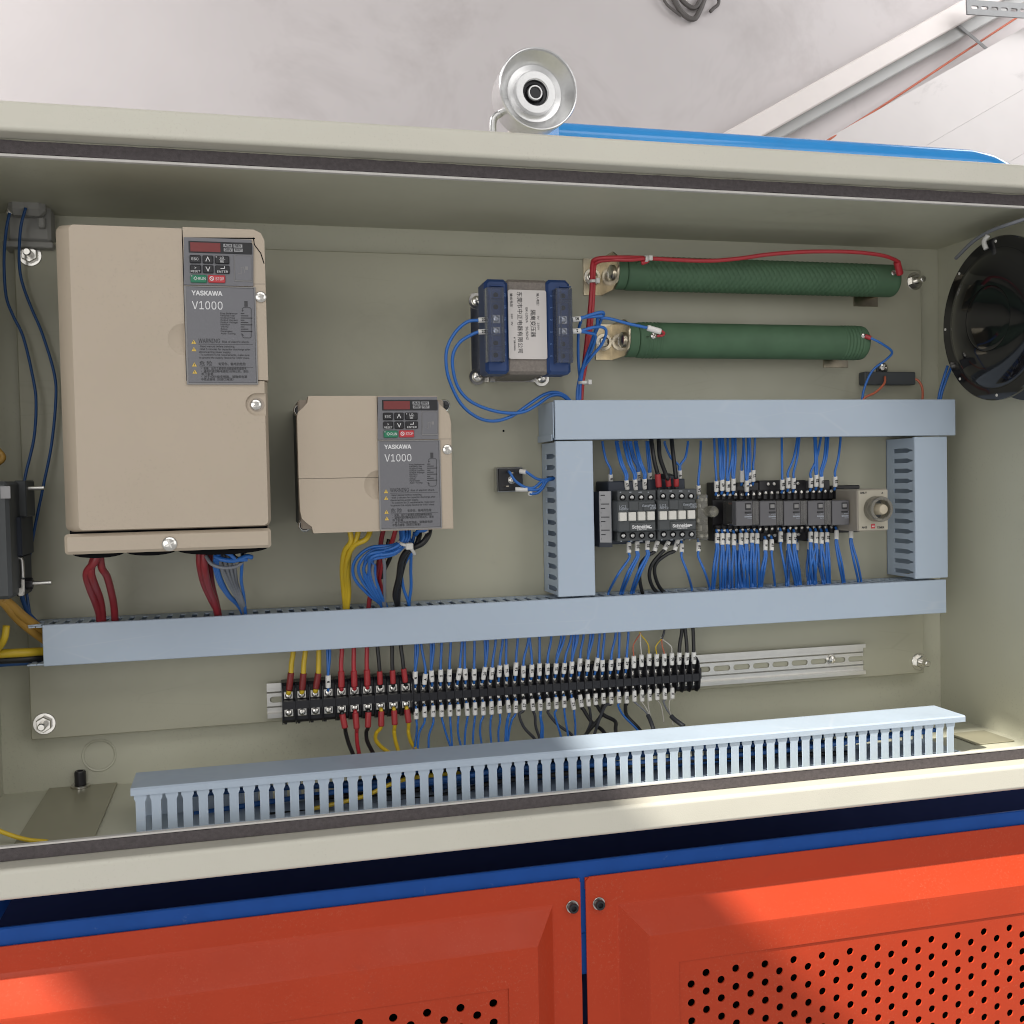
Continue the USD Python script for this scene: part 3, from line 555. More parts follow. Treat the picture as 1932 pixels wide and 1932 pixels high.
# its hinged panel with the keypad
kz0 = P(413, 450, H + .002)[2]; kx0 = P(350, 575, H)[0]
pp = Polygon([(px0 + .0008, pz0 + .0008), (x1 - .0002, pz0 + .0008), (x1 - .0002, zt - .009), (x1 - .003, zt - .003), (x1 - .009, zt - .0003), (px0 + .0008, zt - .0003)])
bd.part('panel_frame', ext(pp, -.151, -H - .0004), 'beige_plastic', 25)
ks = 252 / 239.5
seam = LineString([P(478, 449, H)[[0, 2]], P(480, 462, H)[[0, 2]], P(492, 478, H)[[0, 2]], P(498, 497, H)[[0, 2]]])
bd.part('panel_seam', ext(seam.buffer(.0004), -H - .0003, -H - .0006).copy(), 'void_black', False)
bd.part('panel_seam', ext(LineString([P(352, 535, H)[[0, 2]], P(500, 536, H)[[0, 2]]]).buffer(.00035), -H - .0003, -H - .0006), 'beige_dark', False)
bd.part('panel_seam', ext(LineString([P(348, 449, H)[[0, 2]], P(480, 450, H)[[0, 2]]]).buffer(.0005), -H - .0003, -H - .0006), 'void_black', False)
keypad(bd, kx0, kz0, H + .0004, False)
c = P(492, 560, H + .001); bd.part('screw', screw(c, .0047, .6), 'steel_bright', 30)
# its terminal cover
tx0, tx1 = P(121, 1030, H - .004)[0], P(512, 1030, H - .004)[0]; tz1 = P(312, 1002.5, H - .004)[2]
bd.part('terminal_cover', slab(rrect(tx0, tx1, zb, tz1, .003), -.10, -H + .004, .0025), 'beige_plastic', 25)
q = bd.part('seam_gap', cbox(x0 + .004, x1 - .004, -.12, -H + .009, tz1 - .001, zs + .0015, .0003), 'void_black')
bd.part('screw', screw(P(320, 1026, H - .004), .0062, .6), 'steel_bright', 30)
for (ua, ub, v, dz) in ((135, 235, 1044, .0045), (237, 332, 1042, .004), (334, 507, 1040, .0055)):
    xa, xb = P(ua, v, H - .01)[0], P(ub, v, H - .01)[0]
    el = affinity.scale(Point((xa + xb) / 2, zb + .0005).buffer(1, quad_segs=10), (xb - xa) / 2, dz)
    bd.part('wiring_opening', ext(el, -.10, -H + .012), 'void_black')

# --- the small drive
H = .138
x0, x1 = P(563, 880, H)[0], P(853, 880, H)[0]; zt, zb = P(700, 747, H)[2], P(720, 1002, H)[2]
sd = T('small_drive', 'smaller beige motor drive with grey keypad, above the long duct in the middle', 'motor drive', ((x0 + x1) / 2, 0, zb), 'motor drives')
sd.part('heat_sink', cbox(x0 + .003, x1 - .004, -.0005, -.075, zb + .004, zt - .003, .002), 'contactor_grey')
sd.part('case', cbox(x0 + .002, x1 - .003, -.0755, -.118, zb + .003, zt - .002, .0015), 'beige_dark')
pm = P(714, 880, H)[0]; zsm = P(640, 902, H)[2]; n = .0105
def pq(*p): return Polygon([(x, z) for x, z in p])
up = pq((x0, zsm + .0002), (pm, zsm + .0002), (pm, zt), (x0 + n, zt), (x0 + n - .001, zt - .006), (x0 + n - .005, zt - .0105), (x0 + .001, zt - n - .004), (x0, zt - n - .008))
lw = pq((x0, zsm - .0002), (x0 + .0005, zb + n + .010), (x0 + .002, zb + n + .003), (x0 + .006, zb + n - .001), (x0 + n, zb + .006), (x0 + n + .0015, zb), (pm, zb), (pm, zsm - .0002))
def soft(poly, yb, yf, bev=.0012):                # a plate with a stepped rounded front edge, any outline
    inn = poly.buffer(-bev * .35, join_style=1, quad_segs=3); in2 = poly.buffer(-bev, join_style=1, quad_segs=3); s = 1 if yf > yb else -1
    return trimesh.util.concatenate([ext(poly, yb, yf - s * bev), ext(inn, yf - s * bev, yf - s * bev * .35), ext(in2, yf - s * bev * .35, yf)])
notch = trimesh.creation.icosphere(3, .022); cn = P(718, 915, H); notch.apply_translation(cn + [-.0015, -.0172, 0])
sd.part('upper_cover', tri_(man(ext(up.buffer(-.0006).buffer(.0006), -.1185, -H)) - man(notch)), 'beige_plastic', 25)
sd.part('lower_cover', tri_(man(ext(lw.buffer(-.0006).buffer(.0006), -.1185, -H)) - man(notch)), 'beige_plastic', 25)
kz0 = P(770, 748.5, H + .002)[2]; kx0 = P(714.5, 866, H)[0]
pf = Polygon([(pm + .0006, zb), (x1, zb), (x1, zt - .0245), (x1 - .0015, zt - .017), (x1 - .005, zt - .0125), (x1 - .0105, zt - .008), (x1 - .0125, zt - .004), (x1 - .0125, zt), (pm + .0006, zt)])
sd.part('panel_frame', soft(pf, -.1185, -H - .0004, .0008), 'beige_plastic', 25)
sd.part('panel_seam', ext(LineString([P(718, 829, H)[[0, 2]], P(850, 828, H)[[0, 2]]]).buffer(.00035), -H - .0003, -H - .0006), 'beige_dark', False)
keypad(sd, kx0, kz0, H + .0004, True)
sd.part('screw', screw(P(844, 848, H + .0006), .0047, .6), 'steel_bright', 30)
for (u, v) in ((566, 774), (575, 991), (838, 765)):
    c = P(u, v, .112) ; q = sd.part('mounting_ear', disc(c + [0, .004, 0], .0062, .004, sections=18), 'steel_bright'); sd.part('screw', screw(c, .0048, .7), 'plastic_black', 30, under=q)

# ================================================================== transformer
HT = .078
tf = T('transformer', 'isolating transformer with blue ends and a white Chinese label on a steel base', 'transformer', P(960, 638, 0), None)
def tb(x0_, y0_, x1_, y1_, h0, h1, r=.0008): return pbox(*zT(x0_, y0_), *zT(x1_, y1_), h0, h1, r)
xa, xb, za, zb_ = BX(*zT(245, 268), *zT(875, 1000), .002)
tf.part('base_plate', ext(rrect(xa, xb, za, zb_, .003), -.0002, -.002), 'steel_bright')
for x, y in ((292, 325), (297, 955), (832, 968)):
    c = P(*zT(x, y), .003); q = tf.part('washer', disc(c + [0, .001, 0], .0088, .001, sections=24), 'steel_bright'); tf.part('screw', screw(c, .0055), 'steel_bright', 30, under=q)
tf.part('base_foot', tb(395, 950, 450, 1000, .002, .012), 'steel_bright')
tf.part('core', tb(540, 145, 890, 935, .004, HT - .002, .003), 'core_steel')
tf.part('coil_former', tb(430, 190, 1030, 880, .003, .052, .004), 'transformer_blue')
def bob(x0_, x1_, y0_, y1_):
    xa, xb, za, zb_ = BX(*zT(x0_, y0_), *zT(x1_, y1_), HT)
    return slab(Polygon([(xa + .003, za), (xb - .003, za), (xb, za + .003), (xb, zb_ - .004), (xb - .004, zb_), (xa + .004, zb_), (xa, zb_ - .004), (xa, za + .003)]), -.050, -HT, .003)
tf.part('coil_block', bob(362, 558, 140, 930), 'transformer_blue', 25)
tf.part('coil_block', bob(872, 1074, 146, 935), 'transformer_blue', 25)
# label
xa, xb, za, zb_ = BX(*zT(556, 234), *zT(874, 808), HT)
lb = tf.part('label', ext(rrect(xa, xb, za, zb_, .002), -HT + .0019, -HT - .0003), 'label_paper')
yl = -HT - .0003
def vt(s, x, y, size, length, cjk=True): c = P(*zT(x, y), HT); return text(s, c[0], c[2], yl, size, length, rot=-90, cjk=cjk)
sc = (D - HT) / FPX * .2266
tf.part('label_print', [vt('东莞市中正电器有限公司', 646, 250, 36 * sc, 520 * sc), vt('隔离变压器', 758, 400, 36 * sc, 232 * sc), vt('BK-100VA     50/60HZ', 706, 380, 20 * sc, 275 * sc), vt('输入电压：', 798, 262, 18 * sc, 105 * sc), vt('0V    220V', 803, 450, 15 * sc, 120 * sc), vt('输出电压', 578, 262, 18 * sc, 115 * sc), vt('28V    0V', 583, 430, 15 * sc, 100 * sc), vt('Ø厂日期 2020052', 606, 625, 12 * sc, 115 * sc)], 'print_black', False, under=lb)
# terminal rows under clear covers
for side, (xc, xn, nums, y0_, y1_) in enumerate(((450, 528, ('20', '15', '14', '13', '12', '11'), 212, 830), (1010, 912, ('0', '1', '2', '3', '4', '5'), 220, 838))):
    lo, hi = (385, 515) if side == 0 else (962, 1072)
    tr = tf.part('terminal_row', tb(lo, y0_ + 5, hi, y1_ - 5, .070, HT + .003, .001), 'transformer_blue')
    ys = np.linspace(y0_ + 62, y1_ - 55, 6)
    for k, yy in enumerate(ys):
        tf.part('terminal_number', text(nums[k], P(*zT(xn, yy), HT)[0], P(*zT(xn, yy), HT)[2], -HT - .0002, 17 * sc, rot=-90, align='c'), 'print_blue', False, under=tr)
        if k in (2, 3):
            c = P(*zT(xc, yy), HT + .004); tf.part('clamp_plate', cbox(c[0] - .0046, c[0] + .0046, -HT - .003, -HT - .0045, c[2] - .0042, c[2] + .0042, .0004), 'copper_tin', under=tr)
            tf.part('terminal_screw', screw([c[0], -HT - .0045, c[2]], .0034), 'copper_tin', 30, under=tr)
        else:
            c = P(*zT(xc, yy), HT + .003); tf.part('terminal_hole', disc(c + [0, .0003, 0], .0026, .0006, sections=12), 'void_black', under=tr)
            tf.part('terminal_wall', cbox(P(*zT(lo, yy), HT)[0] + .001, P(*zT(hi, yy), HT)[0] - .001, -HT - .003, -HT - .006, c[2] + .0082, c[2] + .0094, .0002), 'transformer_blue', under=tr)
    xa, xb, za, zb_ = BX(*zT(378 if side == 0 else 955, y0_), *zT(520 if side == 0 else 1088, y1_), HT + .012)
    cc = trimesh.util.concatenate([cbox(xa, xb, -HT - .012, -HT - .0135, za, zb_, .0003), cbox(xa, xa + .0012, -HT + .0, -HT - .0118, za, zb_, .0002), cbox(xb - .0012, xb, -HT, -HT - .0118, za, zb_, .0002), cbox(xa + .005, xa + .006, -HT - .007, -HT - .0118, za, zb_, .0002)])
    cp = tf.part('clear_cover', cc, 'clear_cover', False)
    for k in (1, 4): c = zb_ - (zb_ - za) * (.19 if k == 1 else .86); tf.part('cover_rib', cbox(xa + .0013, xb - .0013, -HT - .006, -HT - .0117, c, c + .0008, .0001), 'clear_cover', False, under=cp)

# ================================================================== wire-wound resistors
def resistor(label, ul, vl, ur, vr, pix, ribbed, hc, brk):
    a, b = P(ul, vl, hc), P(ur, vr, hc); z = (a[2] + b[2]) / 2; R = pix / 2 * (D - hc) / FPX
    t = T('wirewound_resistor', label, 'resistor', (a[0], 0, z - R), 'green resistors')
    xs = np.r_[[0, .0015, .004], np.linspace(.006, b[0] - a[0] - .006, 520), [b[0] - a[0] - .004, b[0] - a[0] - .0015, b[0] - a[0]]]
    na = 96; th = np.arange(na) * 2 * np.pi / na; L = xs[-1]
    XX, TT = np.meshgrid(xs, th, indexing='ij'); rr = np.full_like(XX, R)
    rr[0] = rr[-1] = R - .0022; rr[1] = rr[-2] = R - .0007
    if ribbed:
        p = .0062; w = np.clip(np.minimum(XX - .022, L - .03 - XX) / .003, 0, 1)
        rr += w * .0008 * (np.abs(np.sin(np.pi * (XX / p + TT * 10 / (2 * np.pi)))) ** .6 + np.abs(np.sin(np.pi * (XX / p - TT * 10 / (2 * np.pi)))) ** .6 - 1.5)
    else:
        w = ((XX > .008) & (XX < .026)) | ((XX > L - .03) & (XX < L - .008)); rr += np.where(w, .0004 * np.sin(XX * 2 * np.pi / .0042), 0)
    v = np.stack([a[0] + XX, -hc - rr * np.sin(TT), z + rr * np.cos(TT)], -1).reshape(-1, 3); n_ = len(xs)
    i, j = np.meshgrid(np.arange(n_ - 1), np.arange(na), indexing='ij'); q = np.stack([i * na + j, (i + 1) * na + j, (i + 1) * na + (j + 1) % na, i * na + (j + 1) % na], -1).reshape(-1, 4)
    f = np.vstack([q[:, [0, 1, 2]], q[:, [0, 2, 3]]]); v = np.vstack([v, [[a[0], -hc, z], [b[0], -hc, z]]]); j = np.arange(na)
    f = np.vstack([f, np.c_[np.full(na, n_ * na), j, (j + 1) % na], np.c_[np.full(na, n_ * na + 1), (n_ - 1) * na + (j + 1) % na, (n_ - 1) * na + j]])
    m = trimesh.Trimesh(v, f, process=False)
    if m.volume < 0: m.invert()
    t.part('tube', m, 'resistor_green', True)
    (fu0, fv0, fu1, fv1) = brk; xa, xb, za, zb_ = BX(fu0, fv0, fu1, fv1, .002)
    foot = t.part('bracket', ext(sbox(xa, za, xb, zb_), -.0004, -.002), 'zinc_yellow')
    hh = hc + R * .95; hw = (zb_ - za) / 2; zm = (za + zb_) / 2
    g = Polygon([(-.002, zm - hw), (-.002, zm + hw), (-hh + hw * .8, zm + hw), (-hh + hw * .25, zm + hw * .72), (-hh, zm + hw * .3), (-hh, zm - hw * .3), (-hh + hw * .25, zm - hw * .72), (-hh + hw * .8, zm - hw)])
    t.part('bracket_upright', extx(g, xb - .002, xb), 'zinc_yellow')
    t.part('bracket_bolt', lathe([(0, 0), (.0085, 0), (.0085, .002), (.0055, .004), (0, .0045)], (xb - .002, -hc, z), 18, (-1, 0, 0)), 'steel_bright')
    t.part('end_cap', lathe([(0, 0), (R * .9, 0), (R * .96, .001), (R * .96, max(.002, a[0] - xb - .0005)), (0, max(.002, a[0] - xb - .0005))], (xb, -hc, z), 32, (1, 0, 0)), 'resistor_green')
    c = np.array([(xa * .55 + xb * .45), -.002, zm]); q = t.part('washer', disc(c, .0095, .0014, sections=28), 'steel_bright'); t.part('screw', screw(c - [0, .0014, 0], .0058), 'steel_bright', 30, under=q)
    q = t.part('bracket', cbox(b[0] - .028, b[0] + .004, -.0004, -.002, z - R - .005, z + R + .003, .0003), 'zinc_yellow')
    t.part('bracket_upright', cbox(b[0] + .0005, b[0] + .002, -.002, -hc - R * .4, z - R * .7, z + R * .7, .0005), 'zinc_yellow')
    return t, a, b, R
r1, a1_, b1_, R1 = resistor('green ribbed wirewound resistor tube, the upper of the two at the top right', 1176, 519, 1685, 527, 68, True, .038, (1101, 488, 1137, 557))
r2, a2_, b2_, R2 = resistor('smooth green resistor tube, the lower of the two, above the upper duct', 1197, 639, 1627, 650, 71, False, .038, (1124, 612, 1157, 679))
def lug(t, u, v, h):                              # a small tinned terminal standing on a tube
    c = P(u, v, h); q = t.part('terminal', cbox(c[0] - .003, c[0] + .003, c[1] + .012, c[1], c[2] - .0005, c[2] + .0012, .0002), 'steel_bright'); t.part('terminal_screw', screw(c - [0, .0005, 0], .0032), 'steel_bright', 30, under=q)
lug(r1, 1213, 493, .073); lug(r2, 1232, 634, .073); lug(r1, 1685, 515, .055); lug(r2, 1628, 634, .055)

dr = T('dark_resistor', 'small dark flat resistor with a screwed tab under the right end of the resistors', 'resistor', P(1680, 712, 0))
dr.part('body', pbox(*z6(1032, 172), *z6(1320, 245), .001, .014, .001), 'contactor_grey'); dr.part('tab', ext(rrect(*BX(*z6(1100, 130), *z6(1160, 180), .003), .004), -.0003, -.003), 'contactor_grey')
dr.part('screw', screw(P(*z6(1132, 148), .004), .0055), 'steel_bright', 30)

# ================================================================== wiring ducts
HD = .058
def comb(s0, s1, off=.006, pitch=.0117, H=HD):   # a slotted side wall: along s, height above the plate
    n = int((s1 - s0 - off) / pitch); hs = []
    for k in range(n + 1):
        c = s0 + off + k * pitch
        if c > s1 - .003: break
        hs.append(Polygon([(c - .0026, .27 * H), (c + .0026, .27 * H), (c + .0026, .74 * H), (c + .0012, .80 * H), (c + .0012, .86 * H), (c + .0004, .88 * H), (c + .0004, H), (c - .0004, H), (c - .0004, .88 * H), (c - .0012, .86 * H), (c - .0012, .80 * H), (c - .0026, .74 * H)]))
    return sbox(s0, .0005, s1, H - .0016).difference(shapely.union_all(hs))
def ext_hz(poly, z, t):                           # (x, height) -> a wall lying in the plane z
    m = trimesh.creation.extrude_polygon(poly, t, engine='earcut'); v = m.vertices; m.vertices = np.c_[v[:, 0], -v[:, 1], z + v[:, 2]]; m.invert(); 
    if m.volume < 0: m.invert()
    return m
def ext_hx(poly, x, t):                           # (z, height) -> a wall lying in the plane x
    m = trimesh.creation.extrude_polygon(poly, t, engine='earcut'); v = m.vertices; m.vertices = np.c_[x + v[:, 2], -v[:, 1], v[:, 0]]
    if m.volume < 0: m.invert()
    return m
def duct_h(label, u0, v0, u1, v1, ext_l=0., off=.006):
    x0, x1, za, zb = BX(u0, v0, u1, v1, HD)
    t = T('wiring_duct', label, 'wiring duct', ((x0 + x1) / 2, 0, za), 'blue-grey wiring ducts')
    t.part('base', cbox(x0 - ext_l, x1 - .001, -.0003, -.0018, za + .0012, zb - .0012, .0003), 'duct_pvc')
    t.part('slotted_wall', ext_hz(comb(x0 - ext_l, x1 - .001, off), zb - .0024, .0012), 'duct_pvc', False)
    t.part('slotted_wall', ext_hz(comb(x0 - ext_l, x1 - .001, off), za + .0012, .0012), 'duct_pvc', False)
    cv = trimesh.util.concatenate([cbox(x0, x1, -HD, -HD + .0014, za, zb, .0006), cbox(x0, x1, -HD + .0045, -HD + .0013, za, za + .0011, .0002), cbox(x0, x1, -HD + .0045, -HD + .0013, zb - .0011, zb, .0002)])
    t.part('cover', cv, 'duct_pvc', False); return t, x0, x1, za, zb
def duct_v(label, u0, v0, u1, v1, off=.006):
    x0, x1, za, zb = BX(u0, v0, u1, v1, HD)
    t = T('wiring_duct', label, 'wiring duct', ((x0 + x1) / 2, 0, za), 'blue-grey wiring ducts')
    t.part('base', cbox(x0 + .0012, x1 - .0012, -.0003, -.0018, za + .001, zb - .001, .0003), 'duct_pvc')
    t.part('slotted_wall', ext_hx(comb(za + .001, zb - .001, off), x0 + .0012, .0012), 'duct_pvc', False)
    t.part('slotted_wall', ext_hx(comb(za + .001, zb - .001, off), x1 - .0024, .0012), 'duct_pvc', False)
    cv = trimesh.util.concatenate([cbox(x0, x1, -HD, -HD + .0014, za, zb, .0006), cbox(x0, x0 + .0011, -HD + .0045, -HD + .0013, za, zb, .0002), cbox(x1 - .0011, x1, -HD + .0045, -HD + .0013, za, zb, .0002)])
    t.part('cover', cv, 'duct_pvc', False); return t, x0, x1, za, zb
dl, LX0, LX1, LZ0, LZ1 = duct_h('long blue-grey wiring duct running under both drives and under the relays', 79, 1136.5, 1786, 1207, .012)
du, UX0, UX1, UZ0, UZ1 = duct_h('blue-grey wiring duct above the contactors and relays, below the green resistors', 1047, 754, 1803, 825.5)
UZ0b = P(1420, 826, HD)[2]
dv_, VX0, VX1, VZ0, VZ1 = duct_v('short upright blue-grey wiring duct left of the contactors', 1051, 832, 1121, 1125)
duct_v('short upright blue-grey wiring duct right of the relays and timer', 1727, 824, 1788, 1091)
du.part('end_flap', cbox(UX0 - .0016, UX0 - .0004, -.0006, -HD + .002, UZ0 + .002, UZ1 - .002, .0003), 'duct_pvc')
du.part('end_flap', cbox(UX0 - .0030, UX0 - .0018, -.0008, -HD + .004, UZ0 - .001, UZ0 + .006, .0003), 'duct_pvc')
dl.part('end_tab', cbox(LX0 - .016, LX0 - .001, -HD + .010, -HD + .022, LZ0 - .0006, LZ0 + .0009, .0003), 'duct_pvc')
dl.part('end_tab', cbox(LX0 - .013, LX0 - .001, -HD + .004, -HD + .014, LZ1 - .0012, LZ1 + .0004, .0003), 'duct_pvc')

# the slotted duct standing on the cabinet floor: each finger of its front is a part
sx0, sx1 = P(246, 1490, .15)[0], P(1821, 1344, .15)[0]; st, sb = ZC - .2625, ZC - .3032
fd = T('slotted_duct', 'pale blue slotted wiring duct on the cabinet floor with a row of fingers', 'wiring duct', ((sx0 + sx1) / 2, -.12, sb), 'blue-grey wiring ducts')
fd.part('lid', extx(Polygon([(-.098, st), (-.149, st), (-.1505, st - .0015), (-.1505, st - .0066), (-.1492, st - .0066), (-.1492, st - .0024), (-.100, st - .0014), (-.100, st - .008), (-.098, st - .008)]), sx0, sx1), 'duct_pvc', 20)
fd.part('base', cbox(sx0 + .006, sx1 - .003, -.1478, -.100, sb, sb + .0014, .0003), 'duct_pvc')
xs_ = [P(280, 1520, .149)[0], P(943, 1465, .149)[0]]; sp_ = (xs_[1] - xs_[0]) / 24
print('finger pitch', sp_, (sx1 - sx0) / sp_)
x = xs_[0] - sp_ * 1 + .0; k0 = int((xs_[0] - sx0 - .006) / sp_); n_f = 0
xc = xs_[0] - sp_ * .5
while xc - sp_ > sx0 + .002: xc -= sp_
p = sp_
while xc + p * .4 < sx1 - .002:
    g = Polygon([(xc - .30 * p, sb + .002), (xc + .30 * p, sb + .002), (xc + .30 * p, st - .0125), (xc + .40 * p, st - .0095), (xc + .40 * p, st - .0072), (xc + .43 * p, st - .0058), (xc - .43 * p, st - .0058), (xc - .40 * p, st - .0072), (xc - .40 * p, st - .0095), (xc - .30 * p, st - .0125)])
    fd.part('finger', ext(g, -.1478, -.1490), 'duct_pvc', False); n_f += 1; xc += p
xe = xc - p
fd.part('foot_strip', cbox(sx0 + .006, xe + .3 * p, -.1479, -.1491, sb + .0003, sb + .0021, .0002), 'duct_pvc')
gs = sbox(sx0 + .006, sb + .0015, xe + .3 * p, st - .0016).difference(shapely.union_all([sbox(sx0 + .016 + k * p, sb + .006, sx0 + .016 + k * p + .4 * p, st - .008) for k in range(n_f)]))
fd.part('rear_wall', ext(gs, -.101, -.1022), 'duct_pvc', False)
cg = 'cables lying in the slotted duct'
for k in range(11):
    y = -.1075 - .0042 * (k % 8) - (.001 if k % 2 else 0); zz = sb + .004 + (k * 7 % 5) * .005; xa = sx0 + .05 + .06 * (k * 5 % 4) + (.1 if k > 6 else 0)
    mt, nm = (('wire_blue', 'blue'), ('wire_black', 'black'), ('wire_dark_blue', 'dark blue'))[(k * 2) % 3]
    pts = [np.array([xx, y + .004 * math.sin(xx * 17 + k), zz + .005 * math.sin(xx * 11 + k * 2) + .006 * (xx > .2)]) for xx in np.linspace(xa, sx1 - .02 - .05 * (k % 3), 12)]
    w = T('duct_cable', 'dark or blue cable lying lengthwise inside the slotted duct on the cabinet floor', 'cable', pts[0], cg); w.part('cable', tube(pts, .0024, 4, 7), mt)
w = T('duct_cable', 'yellow-green cable crossing inside the slotted duct near its left end', 'cable', (sx0 + .2, -.13, sb + .01)); w.part('cable', tube([[sx0 + .15, -.14, sb + .004], [sx0 + .20, -.142, sb + .012], [sx0 + .24, -.14, sb + .024], [sx0 + .3, -.12, sb + .02]], .002), 'wire_yellow')

# ================================================================== wires
def bead(p0, p1, r):                              # a sleeve between two points
    p0, p1 = np.array(p0), np.array(p1); d = p1 - p0; return tube([p0, p0 + d * .06, p1 - d * .06, p1], [r * .93, r, r, r * .93], sides=10, smooth_path=False)
def wire(label, paths, color, r, sleeve=None, group=None, name='wire', smat='sleeve_white', cat='wire', sr=.0026, mark='', grey=False):
    """paths: lists of points (u, v, height) or of world points (arrays); sleeve: its two end points."""
    W = lambda q: q if isinstance(q, np.ndarray) else P(*q)
    pp = [[W(q) for q in path] for path in paths]
    t = T(name, label, cat, pp[0][0], group)
    for path in pp: t.part('insulation', tube(path, r, 5, 8), color, True)
    if sleeve:
        a, b = W(sleeve[0]), W(sleeve[1]); s = t.part('sleeve', bead(a, b, sr), smat, True)
        if mark:
            c = (a + b) / 2; ln = np.linalg.norm(b - a); d = (a - b) / ln; ang = math.degrees(math.atan2(d[2], d[0]))
            yy = c[1] - sr * .93; w_ = min(ln * .72, .0024 * .8 * len(mark))
            m = text(mark, c[0], c[2], yy, .0026, w_, rot=ang, align='c', bold=True, t=.0005)
            m.vertices[:, 1] += (m.vertices - c) @ d * (d[1] / math.hypot(d[0], d[2])) if abs(d[1]) > 1e-6 else 0
            t.part('marking', m, 'print_black', False, under=s)
    return t

# ---- terminal strip on its rail
RZc = P(515, 1324, .012)[2]
rail_pts = (P(504, 1324, .007)[0], P(1633, 1242, .007)[0])
zr = (P(515, 1324, .007)[2] + P(1500, 1251, .007)[2]) / 2
rl = T('mounting_rail', 'silver slotted mounting rail that carries the black terminal strips', 'rail', (sum(rail_pts) / 2, 0, zr - .0175))
pl = sbox(rail_pts[0], zr - .0135, rail_pts[1], zr + .0135)
k = rail_pts[0] + .006
while k < rail_pts[1]: pl = pl.difference(LineString([(k, zr), (k + .0145, zr)]).buffer(.0031)); k += .0248
rl.part('web', ext(pl, -.0008, -.0020), 'steel_rail', False)
for s in (-1, 1):
    rl.part('flange', extx(Polygon([(-.0008, zr + s * .0135), (-.0075, zr + s * .0135), (-.0075, zr + s * .0180), (-.0064, zr + s * .0180), (-.0064, zr + s * .0147), (-.0008, zr + s * .0147)]) , rail_pts[0], rail_pts[1]), 'steel_rail', False)
    rl.part('bead', extx(Polygon([(-.0018, zr + s * .0085), (-.0030, zr + s * .0075), (-.0018, zr + s * .0065)]), *rail_pts), 'steel_rail', False)
for (u, v) in ((1569, 1244), (517, 1324)):
    if u > 1000: c = P(u, v, .003); q = rl.part('washer', disc(c + [0, .001, 0], .0062, .001), 'steel_bright'); rl.part('screw', screw(c, .0050), 'steel_bright', 30, under=q)
big = [243, 365, 490, 612, 740, 860, 975, 1090, 1210, 1325]
small = [z1(x, 0)[0] for x in (1413, 1492, 1568, 1650, 1725, 1803)] + [z2(x, 0)[0] for x in (15, 80, 142, 207, 272, 333, 398, 460, 522, 585, 645, 708, 773, 838, 895, 957, 1020, 1080, 1140, 1200, 1262, 1322, 1382, 1440, 1498, 1558, 1620, 1680, 1740, 1800)]
vline = lambda u: 1324 - (u - 530) * .0715        # picture height of the strip's middle
bigX = [P(z1(x, 0)[0], vline(z1(x, 0)[0]), .03)[0] for x in big]; smallX = [P(u, vline(u), .03)[0] for u in small]
pb = np.polyfit(range(10), bigX, 1); ps = np.polyfit(range(36), smallX, 1); print('terminal pitches', pb, ps)
bigX = [pb[0] * k + pb[1] for k in range(10)]; smallX = [ps[0] * k + ps[1] for k in range(36)]
zc = zr + .0005
def strip(name, label, xs, pitch, scr, rows, hw):
    t = T(name, label, 'terminal strip', (np.mean(xs), 0, zc - hw))
    zt_, zb_ = rows
    prof = Polygon([(-.0066, zc - hw), (-.024, zc - hw), (-.0265, zc - hw + .003), (-.0265, (zt_ + zb_) / 2 - .0048), (-.036, (zt_ + zb_) / 2 - .0040), (-.036, (zt_ + zb_) / 2 + .0040), (-.0265, (zt_ + zb_) / 2 + .0048), (-.0265, zc + hw - .003), (-.024, zc + hw), (-.0066, zc + hw)])
    wall = Polygon([(-.012, zc - hw - .0008), (-.028, zc - hw - .0008), (-.0345, zc - hw + .004), (-.0368, (zt_ + zb_) / 2 - .004), (-.0368, (zt_ + zb_) / 2 + .004), (-.0345, zc + hw - .004), (-.028, zc + hw + .0008), (-.012, zc + hw + .0008)])
    body = extx(prof, -pitch / 2 + .00115, pitch / 2 - .0001); ws = extx(wall, -pitch / 2 + .0001, -pitch / 2 + .0011)
    foot = cbox(-pitch / 2 + .002, -pitch / 2 + .005, -.010, -.022, zc - hw - .0022, zc - hw + .001, .0004) if scr > .0028 else None
    for x in xs:
        b = t.part('terminal_block', [m.copy().apply_translation((x, 0, 0)) for m in ([body, ws] + ([foot] if foot is not None else []))], 'block_black', False)
        for z in (zt_, zb_):
            if scr > .0028: t.part('clamp_plate', cbox(x - pitch * .40 + .0005, x + pitch * .36, -.0266, -.0282, z - .0040, z + .0040, .0005), 'steel_bright', under=b)
            else: t.part('clamp_plate', cbox(x - pitch * .26, x + pitch * .28, -.0266, -.0276, z - .0034, z + .0034, .0004), 'steel_bright', under=b)
            t.part('screw', screw([x, -.0283 if scr > .0028 else -.0277, z], scr, .9), 'steel_bright', 30, under=b)
    t.part('end_wall', extx(wall, xs[-1] + pitch / 2, xs[-1] + pitch / 2 + .0012), 'block_black', False)
    return t
bzt, bzb = P(*z1(365, 605), .028)[2], P(*z1(365, 765), .028)[2]
szt, szb = P(*z2(708, 482), .028)[2], P(*z2(708, 588), .028)[2]
print('rows', bzt - ZC, bzb - ZC, szt - ZC, szb - ZC, zc - ZC)
strip('large_terminal_strip', 'black terminal strip of ten wide blocks at the left end of the rail', bigX, pb[0], .0034, (bzt, bzb), .0205)
ss = strip('small_terminal_strip', 'black terminal strip of thirty-six narrow blocks in the middle of the rail', smallX, ps[0], .0024, (szt, szb), .0185)
ex = smallX[-1] + ps[0] / 2 + .0013
